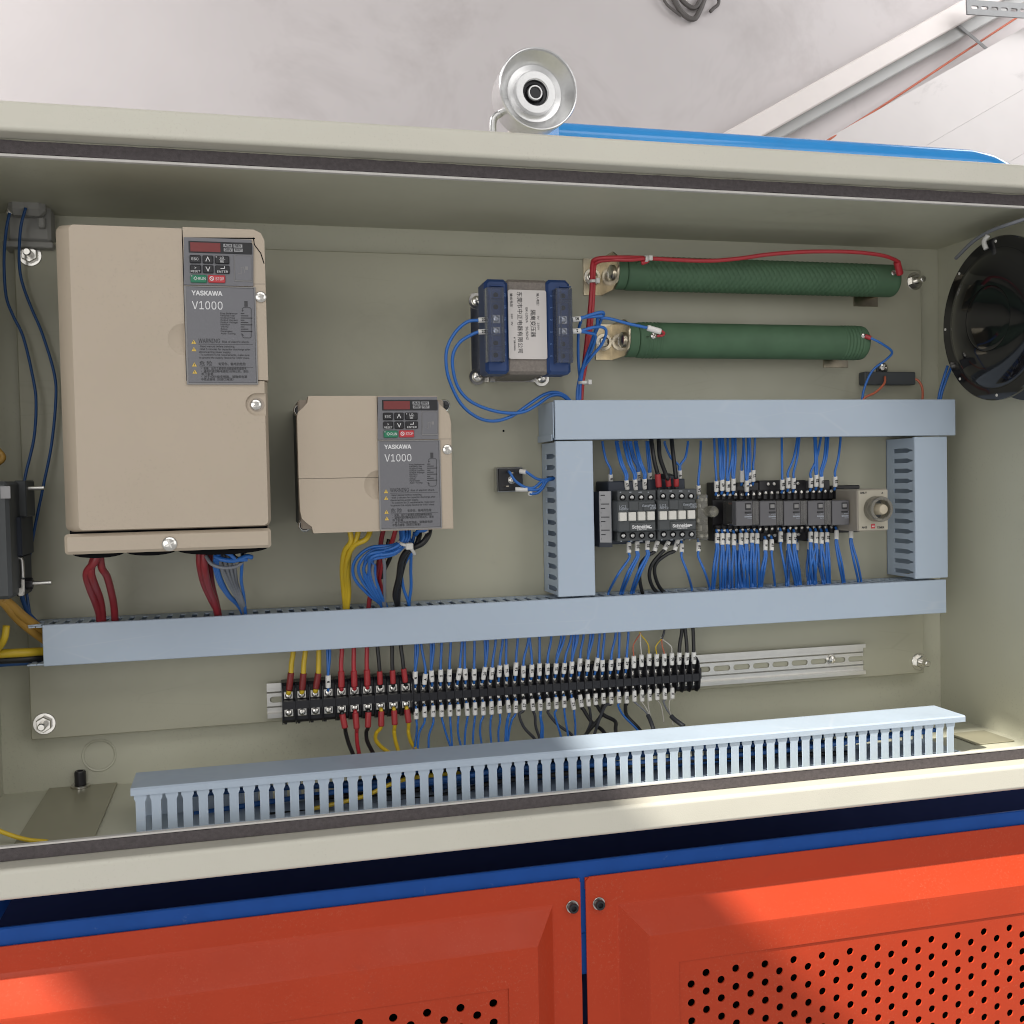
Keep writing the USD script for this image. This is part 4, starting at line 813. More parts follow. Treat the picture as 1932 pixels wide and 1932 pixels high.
ss.part('end_clip', cbox(ex, ex + .006, -.008, -.026, zc - .006, zc + .006, .0005), 'block_black'); ss.part('end_clip', cbox(ex, ex + .003, -.008, -.020, zc - .017, zc + .017, .0005), 'block_black')
for dz in (-.013, .013): ss.part('end_screw', screw([ex + .0025, -.0205, zc + dz], .0026), 'steel_bright', 30)

# ---- wires on top of the large strip: they come out of the long duct
zdb = LZ0 + .006                                  # inside the duct's bottom
def top_from(u, x_term, zrow, color, r, slen, sz, smat, sr, label, mark='', lean=0., hd=.030, pair=None, cat='wire', group=None):
    """A wire from the duct's underside (picture column u there) down to the terminal at x_term."""
    v0 = 1207 + (931 - u) * .0588
    x0 = P(u, v0 - 4, hd)[0]; e = np.array([x_term, -.0300, zrow + .002]); st_ = np.array([x_term + lean * .25, -.0315, sz - slen]); s1 = np.array([x_term + lean, -.033, sz])
    top = np.array([x0, -hd, zdb]); m1 = s1 + np.array([(x0 - s1[0]) * .18 + lean * .1, .0, .010]); m2 = s1 + np.array([(x0 - s1[0]) * .75, .001, (zdb - s1[2]) * .62])
    paths = [[top, m2, m1, s1, st_, e]]
    for du_ in (pair or []): paths.append([np.array([P(u + du_, v0 - 4, hd)[0], -hd - .001, zdb]), m2 + np.array([(P(u + du_, v0, hd)[0] - x0) * .6 + .0012, -.0015, 0]), m1 + np.array([.0012, -.0012, 0]), s1, st_])
    return wire(label, paths, color, r, (s1, st_), group, smat=smat, sr=sr, mark=mark, cat=cat)
topz = lambda x, y: P(*z1(x, y), .033)[2]
SM, Lb = 'sleeve_red', 'of the wide terminal strip'
spec = [(z1(293, 0)[0], 0, 'wire_yellow', .0026, 405, 570, 'sleeve_dark_red', 'leftmost thick yellow wire', .003), (z1(403, 0)[0], 1, 'wire_yellow', .0026, 410, 565, 'sleeve_dark_red', 'middle thick yellow wire of three', .002), (z1(525, 0)[0], 2, 'wire_yellow', .0026, 410, 555, 'sleeve_dark_red', 'rightmost of the three thick yellow wires', .0035),
        (z1(738, 0)[0], 4, 'wire_red', .0023, 390, 540, 'sleeve_red', 'left red wire of three', .0), (z1(845, 0)[0], 5, 'wire_red', .0023, 385, 535, 'sleeve_red', 'middle red wire of three', -.0005), (z1(967, 0)[0], 6, 'wire_red', .0023, 375, 525, 'sleeve_red', 'right red wire of three', -.0005),
        (z1(1060, 0)[0], 7, 'wire_black', .0020, 390, 515, 'sleeve_red', 'left black wire of three', -.0008), (z1(1197, 0)[0], 8, 'wire_black', .0020, 380, 508, 'sleeve_red', 'middle black wire of three', -.0008), (z1(1272, 0)[0], 9, 'wire_black', .0020, 365, 495, 'sleeve_red', 'right black wire of three', -.0025)]
for u, k, col, r, ya, yb_, sm, lab, lean in spec:
    za = topz(big[k], ya); top_from(u, bigX[k], bzt, col, r, za - topz(big[k], yb_), za, sm, .0033 if k < 3 or 4 <= k <= 6 else .0029, f'{lab} into the wide terminal strip, red sleeve', lean=lean)
za = topz(612, 428); top_from(z1(600, 0)[0], bigX[3], bzt, 'wire_blue', .0014, za - topz(612, 545), za, 'sleeve_white', .0028, 'pair of blue wires in one white sleeve between yellow and red wires, wide terminal strip', 'N', pair=[4])
# below the large strip
def bot_to(x_term, zrow, pts, color, r, slen, smat, sr, label, mark='', lean=0., gap=.006, group=None, cat='wire', pair=None):
    s1 = np.array([x_term, -.032, zrow - gap]); s2 = np.array([x_term + lean, -.033, zrow - gap - slen])
    paths = [[np.array([x_term, -.030, zrow - .003]), s1, s2] + [P(*q) for q in pts]]
    for dx in (pair or []): paths.append([s1, s2 + [.0005, -.0005, 0]] + [P(q[0] + dx * (k + 1) / len(pts), *q[1:]) for k, q in enumerate(pts)])
    return wire(label, paths, color, r, (s1, s2), group, smat=smat, sr=sr, mark=mark, cat=cat)
mmB = .2047 * (D - .033) / FPX
for k, col, pts, ya, yb_, lean, lab in ((4, 'wire_black', [(z1(772, 960)), (z1(800, 1060)), (z1(840, 1160)), (z1(850, 1190))], 775, 905, .0025, 'left black wire hanging'), (5, 'wire_red', [(z1(872, 960)), (z1(878, 1060)), (z1(895, 1150)), (z1(900, 1190))], 765, 910, .001, 'red wire hanging'), (6, 'wire_black', [(z1(962, 950)), (z1(968, 1030)), (z1(1010, 1120)), (z1(1045, 1180))], 765, 905, -.0008, 'black wire right of the red one, hanging'),
        (7, 'wire_yellow', [(z1(1055, 960)), (z1(1048, 1020)), (z1(1090, 1080)), (z1(1180, 1150))], 755, 895, -.0005, 'first yellow wire from the left, hanging'), (8, 'wire_yellow', [(z1(1218, 950)), (z1(1232, 1040)), (z1(1255, 1120)), (z1(1262, 1170))], 755, 890, .0003, 'second yellow wire from the left, hanging'), (9, 'wire_yellow', [(z1(1350, 950)), (z1(1368, 1030)), (z1(1405, 1095)), (z1(1440, 1140))], 755, 880, .0015, 'third yellow wire, rightmost, hanging')):
    bot_to(bigX[k], bzb, [(q[0], q[1], .03 + .012 * i) for i, q in enumerate(pts)], col, .0021, (yb_ - ya) * mmB, 'sleeve_red', .0032, f'{lab} below the wide terminal strip, red sleeve', lean=lean, gap=.0045)

ORD = 'first second third fourth fifth sixth seventh eighth ninth tenth eleventh twelfth thirteenth fourteenth fifteenth sixteenth seventeenth eighteenth nineteenth'.split()
NTH = lambda k: (ORD[k] + ' leftmost' if k else 'leftmost') if k < 18 else (ORD[35 - k] + ' rightmost' if k < 35 else 'rightmost')
TOPTXT = ['N', 'A', '1', '2', '4', '5', '6', '8', '10', '11', '13', '14', '16', '17', '18', '19', '26', '31', '35', '12', '21', '24', '20', '36', '46', '32', '42', 'V', 'AC', 'AI', 'A2', '4V', 'AC', 'M1', 'W1', 'U1']
# picture columns of each wire's start under the duct, sleeve top and bottom, lean
A1 = lambda x: z1(x, 0)[0]; A2 = lambda x: z2(x, 0)[0]
TW = [(A1(1415), [3], 393, 510, 0, 1), (A1(1460), [], 415, 515, .0018, 1), (A1(1555), [4], 382, 490, -.001, 1), (A1(1655), [], 375, 490, 0, 1), (A1(1740), [], 372, 490, .0005, 1), (A1(1845), [], 362, 475, .0025, 1),
      (A2(3), [], 398, 488, -.001, 2), (A2(80), [], 400, 490, 0, 2), (A2(160), [4], 387, 487, .003, 2), (A2(250), [], 390, 485, .0018, 2), (A2(305), [], 373, 465, .001, 2), (A2(328), [], 365, 462, -.001, 2), (A2(420), [], 350, 455, .001, 2), (A2(510), [], 375, 470, 0, 2), (A2(508), [], 367, 465, .0005, 2), (A2(588), [], 357, 455, 0, 2), (A2(685), [], 358, 448, 0, 2), (A2(765), [5], 358, 442, .0008, 2), (A2(845), [], 355, 440, .0014, 2), (A2(860), [4, 7], 343, 438, .0006, 2), (A2(938), [], 318, 420, .001, 2), (A2(990), [4], 327, 422, .0008, 2), (A2(1060), [], 315, 418, .003, 2), (A2(1098), [], 330, 420, -.0004, 2), (A2(1190), [], 330, 415, .0006, 2), (A2(1212), [], 318, 410, .0006, 2), (A2(1285), [], 312, 402, .0008, 2),
      None, None, None, None, None, None, (A2(1705), [], 272, 368, 0, 2), (A2(1722), [], 272, 368, .0002, 2), (A2(1785), [], 268, 362, -.0006, 2)]
used = {}
for k, q in enumerate(TW):
    if q is None: continue
    u, pair, ya, yb_, lean, zz = q; f = z1 if zz == 1 else z2
    xx = (small[k] - 494.3) / .2047 if zz == 1 else (small[k] - 875.6) / .2412
    za, zb_ = P(*f(xx, ya), .033)[2], P(*f(xx, yb_), .033)[2]; m = TOPTXT[k]; blk = k >= 33
    what = 'black wire' if blk else ('blue wires sharing' if pair else 'blue wire with')
    lab = f"{'black wire' if blk else 'blue wire'}{'s' if pair else ''} into the top of the {NTH(k)} narrow terminal block, white sleeve marked {m}"
    top_from(u, smallX[k], szt, 'wire_black' if blk else 'wire_blue', .0021 if blk else .0014, za - zb_, za, 'sleeve_white', .0027, lab, m, lean=lean, pair=pair, group='wires above the terminal strip')
for cols, start, ks in ((('wire_orange', 'wire_white', 'wire_yellow'), (1378, 128), (27, 28, 29)), (('wire_yellow', 'wire_orange', 'wire_white'), (1545, 165), (30, 31, 32))):
    for j, k in enumerate(ks):
        ya = {27: 300, 28: 290, 29: 282, 30: 285, 31: 282, 32: 277}[k]; xx = (small[k] - 875.6) / .2412
        za, zb_ = P(*z2(xx, ya), .033)[2], P(*z2(xx, ya + 95), .033)[2]
        s1, s2 = np.array([smallX[k], -.033, za]), np.array([smallX[k] + .0004, -.0315, zb_])
        mid = (start[0] + (xx - start[0]) * (.95 if j != 1 else .4), start[1] + (ya - start[1]) * .5)
        nm = {'wire_orange': 'orange', 'wire_white': 'white', 'wire_yellow': 'yellow'}[cols[j]]
        wire(f'hair-thin {nm} wire into the top of the {NTH(k)} narrow terminal block, marked {TOPTXT[k]}', [[P(*z2(start[0], start[1] - 12), .034), P(*z2(start[0], start[1]), .034), P(*z2(*mid), .036), s1, s2]], cols[j], .0007, (s1, s2), mark=TOPTXT[k], sr=.0027)
w = wire('thin dark grey cable stub fanning into thin wires above the right of the terminal strip', [[P(*z2(1568, 95), .034), P(*z2(1560, 130), .034), P(*z2(1545, 168), .034)]], 'wire_charcoal', .0013, name='cable', cat='cable')

BT = ['N', 'A', '1', '2', '4', '5', '6', '8', '10', '11', '13', '14', '15', '17', '18', '19', '26', '31', '35', '12', '21', 'N', '20', '32', '42', '31', '36', 'V', 'AI', 'A1', 'A2', '4V', 'F']
# (sleeve top, bottom, lean, colour, tail points in the same picture scale)
BW = [(1, 735, 832, 0, 'b', [(1428, 900), (1420, 1000), (1405, 1110)]), (1, 715, 815, .0, 'b', [(1495, 870), (1450, 960), (1435, 1100)]), (1, 690, 795, 0, 'b', [(1578, 870), (1540, 980), (1535, 1100)]), (1, 690, 800, .0, 'b', [(1672, 880), (1700, 980), (1735, 1080)]), (1, 700, 805, 0, 'b', [(1738, 880), (1745, 980), (1752, 1080)]), (1, 695, 800, 0, 'b', [(1805, 880), (1808, 970), (1830, 1070)]), (2, 655, 755, .0008, 'b', [(22, 810), (10, 890), (5, 990)]),
      (2, 660, 760, 0, 'b', [(80, 820), (72, 900), (70, 980)]), (2, 655, 760, 0, 'b', [(130, 820), (125, 900), (135, 975)]), (2, 640, 745, 0, 'b', [(208, 800), (205, 880), (212, 970)]), (2, 650, 750, 0, 'b', [(282, 810), (268, 890), (270, 965)]), (2, 630, 730, .001, 'b2', [(340, 790), (328, 860), (322, 960)]), (2, 650, 745, -.0005, 'b', [(375, 800), (355, 880), (345, 960)]), (2, 640, 722, -.0005, 'c', [(432, 760), (470, 860), (545, 940)]), (2, 635, 728, .001, 'c', [(555, 770), (560, 850), (588, 935)]), (2, 640, 728, 0, 'b2', [(595, 780), (605, 850), (600, 930)]), (2, 630, 718, 0, 'c', [(660, 750), (730, 835), (830, 905)]), (2, 622, 715, 0, 'b', [(708, 750), (725, 820), (750, 900)]), (2, 615, 705, 0, 'b', [(785, 740), (795, 810), (810, 900)]), (2, 628, 720, .002, 'b', [(862, 760), (870, 830), (870, 900)]),
      (2, 595, 692, .0018, 'k', [(935, 720), (1000, 820), (1080, 880)]), (2, 595, 690, .001, 'c', [(985, 730), (990, 820), (960, 900)]), (2, 585, 675, .0, 'k', [(1040, 690), (1090, 760), (1180, 810), (1185, 870)]), (2, 575, 660, 0, 'k', [(1082, 700), (1070, 770), (980, 880)]), (2, 580, 670, 0, 'c', [(1115, 680), (1080, 740), (1040, 850)]), (2, 580, 668, 0, 'b', [(1205, 690), (1250, 770), (1340, 860)]), (2, 580, 670, 0, 'k', [(1262, 690), (1275, 770), (1360, 860)]), (2, 565, 650, 0, 'g', [(1345, 670), (1430, 750), (1470, 850)]), (2, 560, 650, 0, 'w', [(1390, 660), (1440, 740), (1475, 850)]), (2, 552, 640, 0, 'w', [(1438, 660), (1450, 740), (1480, 850)]), (2, 548, 635, 0, 'w', [(1515, 650), (1540, 690), (1555, 760)]), (2, 545, 632, 0, 'g', [(1560, 660), (1600, 740), (1690, 830)]), (2, 535, 620, 0, 'w', [(1608, 650), (1605, 720), (1625, 780)])]
cm = {'b': ('wire_blue', .0012, 'blue'), 'b2': ('wire_blue', .0012, 'blue'), 'c': ('wire_charcoal', .0016, 'charcoal'), 'k': ('wire_black', .0021, 'black'), 'g': ('wire_grey', .0011, 'thin grey'), 'w': ('wire_white', .0006, 'hair-thin white')}
mm2 = .2412 * (D - .033) / FPX
for k, (zz, ya, yb_, lean, c, pts) in enumerate(BW):
    f = z1 if zz == 1 else z2; xx = (small[k] - 494.3) / .2047 if zz == 1 else (small[k] - 875.6) / .2412
    za, zb_ = P(*f(xx, ya), .032)[2], P(*f(xx, yb_), .032)[2]; col, r, nm = cm[c]
    pts = pts + [(pts[-1][0] * 1.5 - pts[-2][0] * .5, pts[-1][1] + 60)]
    bot_to(smallX[k], szb, [(*f(*q), .034 + .012 * i) for i, q in enumerate(pts)], col, r, za - zb_, 'sleeve_white', .0026, f"{nm} wire{'s' if c == 'b2' else ''} hanging below the {NTH(k)} narrow terminal block, white sleeve marked {BT[k]}", BT[k], lean=lean, gap=max(.003, szb - za), group='wires below the terminal strip', pair=[5] if c == 'b2' else None)
w = wire('thick charcoal cable end where the rightmost thin white wires below the terminal strip meet', [[P(*z2(1620, 770), .06), P(*z2(1650, 800), .065), P(*z2(1720, 850), .075)]], 'wire_charcoal', .0026, name='cable', cat='cable')
w = wire('charcoal cable end where thin wires meet, left of the thick cable end', [[P(*z2(1438, 765), .06), P(*z2(1455, 800), .065), P(*z2(1485, 880), .075)]], 'wire_charcoal', .0024, name='cable', cat='cable')

# ================================================================== contactors
ORD = 'first second third fourth fifth sixth seventh eighth ninth tenth eleventh twelfth thirteenth fourteenth fifteenth sixteenth seventeenth eighteenth nineteenth twentieth'.split()
HC = .076
def contactor(label, xa, xb, ytop, left):
    """xa, xb: picture columns (contactor close-up scale) of the front; ytop: how much higher this one sits."""
    f = lambda x, y: z3(x, y - ytop)
    def bx(x0, y0, x1, y1, h0, h1, r=.0008): return pbox(*f(x0, y0), *f(x1, y1), h0, h1, r)
    c0 = P(*f((xa + xb) / 2, 1000), 0)
    t = T('contactor', label, 'contactor', (c0[0], 0, c0[2] - .04), 'contactors')
    X0, X1 = BX(*f(xa, 0), *f(xb, 2000), HC)[:2]
    zT_, zB = P(*f(600, 690), .064)[2], P(*f(600, 1310), .064)[2]
    t.part('base', cbox(X0 - (.0 if left else 0) + .0002, X1 - .0002, -.0075, -.048, zB - .004, zT_ + .010, .001), 'contactor_navy')
    t.part('terminal_deck', bx(xa, 690, xb, 824, .040, .064), 'contactor_grey'); t.part('terminal_deck', bx(xa, 1192, xb, 1312, .040, .064), 'contactor_grey')
    t.part('front_block', bx(xa + 4, 815, xb - 3, 1196, .040, HC, .0015), 'contactor_grey')
    w = xb - xa
    t.part('front_step', bx(xa + w * .30, 820, xa + w * .55, 945, HC - .004, HC + .0020), 'contactor_grey'); 
    lp = t.part('logo_plate', bx(xa + w * .32, 1080, xb - 4, 1190, HC - .002, HC + .0012), 'contactor_grey')
    t.part('front_step', bx(xa + w * .67, 850, xb - 4, 945, HC - .002, HC + .0012), 'contactor_grey')
    for k in range(4):
        xx = xa + w * (.13 + .242 * k)
        for yy, hh in ((778, .064), (1247, .064)):
            c = P(*f(xx + (8 if yy > 1000 else 0), yy), hh + .0002); q = t.part('screw_well', lathe([(.0031, 0), (.0034, 0), (.0035, .0006), (.0032, .0009), (.0030, .0002)], c, 20), 'plastic_black'); t.part('screw_floor', disc(c + [0, .0004, 0], .0031, .0006, sections=16), 'void_black', under=q)
            t.part('screw', screw(c, .0023, .8), 'aluminium_dull', 30, under=q)
            t.part('terminal_mark', [cbox(c[0] - .003, c[0] - .0015 + .0012 * (k % 3), -hh - .0001, -hh - .0003, c[2] + (.0052 if yy < 1000 else -.0062), c[2] + (.0060 if yy < 1000 else -.0054), .00005)], 'print_pale', False, under=q)
        b0 = xa + w * (.055 + .243 * k); t.part('white_tab', bx(b0, 962 - k * 4, b0 + w * .19, 1068 - k * 4, HC - .001, HC + .0035, .0005), 'tab_white')
    pr = lambda s, x, y, hgt, wd, d=0., **k: text(s, P(*f(x, y), HC)[0], P(*f(x, y), HC)[2], -HC - d, hgt, wd, **k)
    t.part('print', [pr('LC1', xa + w * .05, 905, .0024, .0075), pr('N0910', xa + w * .05, 935, .0022, .0115), ], 'print_pale', False)
    t.part('print', [pr('EasyPact', xb - 6, 890, .0024, .0150, .0012, align='r'), pr('D3N', xb - 6, 920, .0022, .0065, .0012, align='r')], 'print_pale', False)
    t.part('logo_print', [pr('Schneider', xa + w * .37, 1160, .0034, .0205, .0012, bold=True), pr('Electric', xa + w * .50, 1180, .0020, .0110, .0012), cbox(P(*f(xa + w * .76, 0), HC)[0], P(*f(xa + w * .84, 0), HC)[0], -HC - .0012, -HC - .0014, P(*f(700, 1158), HC)[2], P(*f(700, 1142), HC)[2], .00005)], 'print_white', False, under=lp)
    if left:                                      # printed strip on its bevelled flank
        xs0, xs1, za, zb_ = BX(*f(207, 700), *f(300, 1330), .058)
        fl = trimesh.convex.convex_hull(np.array([(x, y, z) for z in (zB - .006, zT_ - .001) for x, y in ((X0 - .012, -.0075), (X0 - .012, -.052), (X0 - .0005, -.060), (X0 - .0005, -.0075))]))
        t.part('flank', fl, 'contactor_navy')
        d = np.array([.0115, -.008]); n_ = np.array([-.008, -.0115]) / np.hypot(.008, .0115) * .0004
        lo, hi = np.array([X0 - .0115, -.0525]), np.array([X0 - .001, -.0595])
        q = t.part('rating_label', trimesh.convex.convex_hull(np.array([(p[0] + e[0], p[1] + e[1], z) for p in (lo, hi) for e in (n_ * .2, n_) for z in (zb_, za)])), 'led_grey', False)
        for k in range(11):
            z_ = za + (zb_ - za) * (.06 + .085 * k); a, b = lo + (hi - lo) * .12, lo + (hi - lo) * (.5 + .35 * ((k * 7) % 3 - 1))
            t.part('rating_print', trimesh.convex.convex_hull(np.array([(p[0] + e[0], p[1] + e[1], z_ + dz) for p in (a, b) for e in (n_ * .9, n_ * 1.3) for dz in (0, .0011)])), 'print_grey', False, under=q)
    else:
        t.part('top_hook', extx(Polygon([(-.0075, zT_ + .004), (-.040, zT_ + .004), (-.040, zT_ + .013), (-.020, zT_ + .016), (-.0075, zT_ + .016)]), X1 - .016, X1 - .006), 'contactor_navy')
        t.part('bottom_hook', extx(Polygon([(-.0075, zB - .004), (-.044, zB - .004), (-.044, zB - .008), (-.020, zB - .011), (-.0075, zB - .009)]), X1 - .014, X1 - .002), 'contactor_navy')
    return t
contactor('dark grey contactor with white tabs, next to the upright duct, printed strip on its flank', 322, 795, 0, True)
contactor('dark grey contactor with white tabs, beside the clear plastic block', 818, 1292, 15, False)
cl = T('clear_block', 'clear plastic auxiliary block with a round knob between contactor and relays', 'auxiliary block', P(*z3(1370, 1310), 0))
cq = lambda x0, y0, x1, y1, h0, h1, r=.0008: pbox(*z3(x0, y0), *z3(x1, y1), h0, h1, r)
cl.part('shell', cq(1296, 738, 1440, 1305, .010, .060, .0015), 'clear_lens', False)
for (x0, y0, x1, y1) in ((1345, 782, 1380, 825), (1345, 1232, 1382, 1270), (1300, 1040, 1335, 1085), (1345, 1120, 1362, 1190), (1335, 860, 1352, 905)): cl.part('contact', cq(x0, y0, x1, y1, .035, .050), 'tab_white')
cl.part('inner_frame', cq(1305, 760, 1330, 1290, .012, .030), 'wire_grey'); cl.part('inner_frame', cq(1395, 760, 1425, 1290, .012, .030), 'wire_grey')
c = P(*z3(1450, 948), .056); cl.part('knob', lathe([(0, 0), (.0058, 0), (.0062, .004), (.0062, .010), (.0052, .012), (.0045, .0105), (0, .010)], c, 24), 'clear_lens', 30)
cl.part('arm', cq(1380, 925, 1450, 975, .048, .056), 'clear_lens', False)

# ================================================================== relays in sockets, timer
HR = .064
pitch4 = 241
b4 = lambda x0, y0, x1, y1, h0, h1, r=.0008: pbox(*z4(x0, y0), *z4(x1, y1), h0, h1, r)
rowsY = {}
for j in range(5):
    xs0 = 108 + 236 * j; up = 8 if j < 2 else -12
    c = P(*z4(xs0 + 118, 1060), .02)
    t = T('relay_socket', f'black screw-terminal socket under the {ORD[j]} relay from the left', 'relay socket', (c[0], 0, c[2]), 'relay sockets')
    x0, x1, za, zb_ = BX(*z4(xs0, 470 + up), *z4(xs0 + 234, 1062), .028)
    t.part('body', cbox(x0, x1 - .0002, -.0075, -.022, za, zb_, .0008), 'socket_black')
    zm1, zm2 = P(*z4(xs0, 650), .03)[2], P(*z4(xs0, 905), .03)[2]
    t.part('upper_tier', cbox(x0 + .0003, x1 - .0005, -.0222, -.030, zm1, P(*z4(xs0, 560), .03)[2], .0006), 'socket_black')
    t.part('lower_tier', cbox(x0 + .0003, x1 - .0005, -.0222, -.030, P(*z4(xs0, 985), .03)[2], zm2, .0006), 'socket_black')
    for k in range(4):
        xx = x0 + (x1 - x0) * (.125 + .25 * k)
        t.part('barrier', cbox(xx + (x1 - x0) * .125 - .0006, xx + (x1 - x0) * .125 + .0002, -.0223, -.034, P(*z4(xs0, 560), .03)[2] - .010, P(*z4(xs0, 560), .03)[2] - .0005, .0002), 'socket_black')
        t.part('barrier', cbox(xx + (x1 - x0) * .125 - .0006, xx + (x1 - x0) * .125 + .0002, -.0223, -.034, P(*z4(xs0, 985), .03)[2] + .0005, P(*z4(xs0, 985), .03)[2] + .010, .0002), 'socket_black')
        for yy, hh in ((592, .0302), (505, .0222), (937, .0302), (1002, .0222)):
            z = P(*z4(700, yy - (10 if j > 1 else 0) * (yy < 700)), hh)[2]
            if (yy in (505, 1002)) and k % 3 == 0: continue
            t.part('screw', screw([xx, -hh, z], .0022, .9), 'steel_bright', 30)
    if j in (2, 4): t.part('foot', ext(Point(x1 - .004, za - .001).buffer(.003), -.0075, -.02), 'socket_black')
for j in range(5):
    xs0 = 322 + 239 * j; w4 = 232 if j < 4 else 168
    x0, x1, za, zb_ = BX(*z4(xs0, 664 - j * 1.5), *z4(xs0 + w4, 908 - j * 1.5), HR)
    t = T('relay', ('grey relay with clear side, leftmost of the row, in front of the first socket', 'grey relay, second from the left in the row', 'grey relay in the middle of the row of five', 'grey relay, fourth from the left in the row', 'narrow grey relay right beside the beige timer')[j], 'relay', ((x0 + x1) / 2, -.03, za), 'relays in sockets')
    xm = x0 + (x1 - x0) * (.70 if j < 4 else 1.)
    t.part('cap', cbox(x0, xm, -.054, -HR, za, zb_, .0007), 'relay_grey')
    t.part('clear_case', cbox(x0 + .0003, x1 - .0003, -.0305, -.0538, za + .0003, zb_ - .0003, .0006), 'clear_relay', False)
    if j < 4: t.part('clear_window', cbox(xm + .0002, x1, -.0540, -HR + .0006, za, zb_, .0006), 'clear_relay', False)
    t.part('coil', cbox(x0 + .004, x0 + .011, -.031, -.050, za + .004, zb_ - .005, .001), 'wire_charcoal'); t.part('contact_frame', cbox(x0 + .013, x1 - .004, -.031, -.050, za + .005, zb_ - .005, .001), 'core_steel')
    if j == 0: t.part('indicator', cbox(x0 + .004, x0 + .008, -.036, -.040, zb_ - .004, zb_ - .002, .0005), 'wire_orange')
    wx = x0 + (xm - x0) * (.56 if j < 4 else .55); wz = zb_ - (zb_ - za) * .22
    q = t.part('test_window', cbox(wx, wx + .0070, -HR + .001, -HR - .0008, wz - .0036, wz + .0036, .0004), 'plastic_black')
    t.part('test_flag', cbox(wx + .0008, wx + .0060, -HR - .0005, -HR - .0012, wz - .0018, wz + .0022, .0003), 'panel_grey_edge', under=q)
    t.part('latch', cbox(wx - .0004, wx + .0072, -HR + .001, -HR - .0012, wz - .0075, wz - .0058, .0003), 'plastic_black')
    t.part('logo_print', [text('Schneider', xm - .0008, za + (zb_ - za) * .34, -HR, .0016, .0088, align='r', bold=True), text('Electric', xm - .0008, za + (zb_ - za) * .27, -HR, .0010, .005, align='r'), text('RXM', xm - .0012, za + (zb_ - za) * .50, -HR, .0012, .0045, align='r'), text('4AB2', xm - .0012, za + (zb_ - za) * .44, -HR, .0010, .0055, align='r')], 'print_pale', False)
HTm = .078
x0, x1, za, zb_ = BX(*z4(1532, 545), *z4(1838, 963), HTm)
tm = T('timer', 'beige timer with a clear round dial, at the right end of the relay row', 'timer', ((x0 + x1) / 2, 0, za))
tm.part('case', cbox(x0, x1, -.024, -HTm + .001, za, zb_, .0015), 'timer_beige'); tm.part('face', cbox(x0 + .001, x1 - .001, -HTm + .002, -HTm, za + .001, zb_ - .001, .0006), 'timer_face')
tm.part('socket', cbox(x0 + .001, x1 - .001, -.0005, -.0239, za - .004, zb_ + .004, .001), 'socket_black')
tm.part('clip', cbox(x0 + .002, x0 + .02, -.030, -.05, zb_ + .0001, zb_ + .0010, .0003), 'plastic_black')
k4 = .19006 * (D - HTm - .004) / FPX * 1.03
c = P(*z4(1700, 742), HTm)
tm.part('dial', lathe([(118 * k4, 0), (118 * k4, .0015), (0, .0015), (0, 0)], c, 36), 'timer_beige', 25)
tm.part('dial_ring', lathe([(126 * k4, .0002), (140 * k4, .0002), (140 * k4, .012), (134 * k4, .0135), (104 * k4, .0135), (100 * k4, .012), (100 * k4, .0016)], c, 48), 'clear_lens', 25)
eye = affinity.scale(Point(c[0] + .0005, c[2]).buffer(1, quad_segs=12), 72 * k4, 112 * k4); tm.part('dial_scale', ext(eye, c[1] - .0016, c[1] - .0022), 'contactor_grey')
tm.part('knob', lathe([(0, 0), (62 * k4, 0), (60 * k4, .013), (50 * k4, .0165), (0, .018)], c, 32), 'knob_beige', 35)
pt = lambda s, x, y, hgt, wd, **k: text(s, P(*z4(x, y), HTm)[0], P(*z4(x, y), HTm)[2], -HTm, hgt, wd, **k)
tm.part('print', [pt('ANLY', 1552, 592, .0021, .0084, bold=True), pt('A', 1765, 592, .0020, .002, bold=True), pt('AH3', 1570, 936, .0021, .0064, bold=True), pt('TIMER', 1720, 936, .0021, .0090, bold=True)], 'print_black', False)
q = tm.part('logo', cbox(*[P(*z4(x, 912), HTm)[0] for x in (1662, 1700)], -HTm + .0001, -HTm - .0004, P(*z4(1680, 936), HTm)[2], P(*z4(1680, 890), HTm)[2], .0001), 'button_red')
tm.part('logo_print', cbox(*[P(*z4(x, 912), HTm)[0] for x in (1668, 1694)], -HTm - .0004, -HTm - .0006, P(*z4(1680, 917), HTm)[2], P(*z4(1680, 909), HTm)[2], .00005), 'print_white', under=q)

# ---- wires between the ducts and the relays / contactors
def down_wire(f, sx, y0, y1, starts, mark, label, h=.036, col='wire_blue', r=.0014, smat='sleeve_white', sr=.0026, ytop=20, hs=.030, tip=None, group=None, sx1=None):
    s1, s2 = P(*f(sx, y0), h), P(*f(sx if sx1 is None else sx1, y1), h - .003); tipp = s2 + np.array([0, .002, -.004]); ps_ = []
    for i, x in enumerate(starts):
        mx = x + (sx - x) * .25; off = (i - (len(starts) - 1) / 2) * .0022
        ps_.append([P(*f(x, ytop), hs), P(*f(x, ytop + 40), hs), P(*f(mx + (sx - x) * .15, ytop + 40 + (y0 - ytop) * .45), h - .002) + [off * .5, -abs(off), 0], s1 + [off, 0, .006], s1 + [off * .6, 0, 0], s2, tipp][:7])
    return wire(label, ps_, col, r, (s1, s2), group, smat=smat, sr=sr, mark=mark)
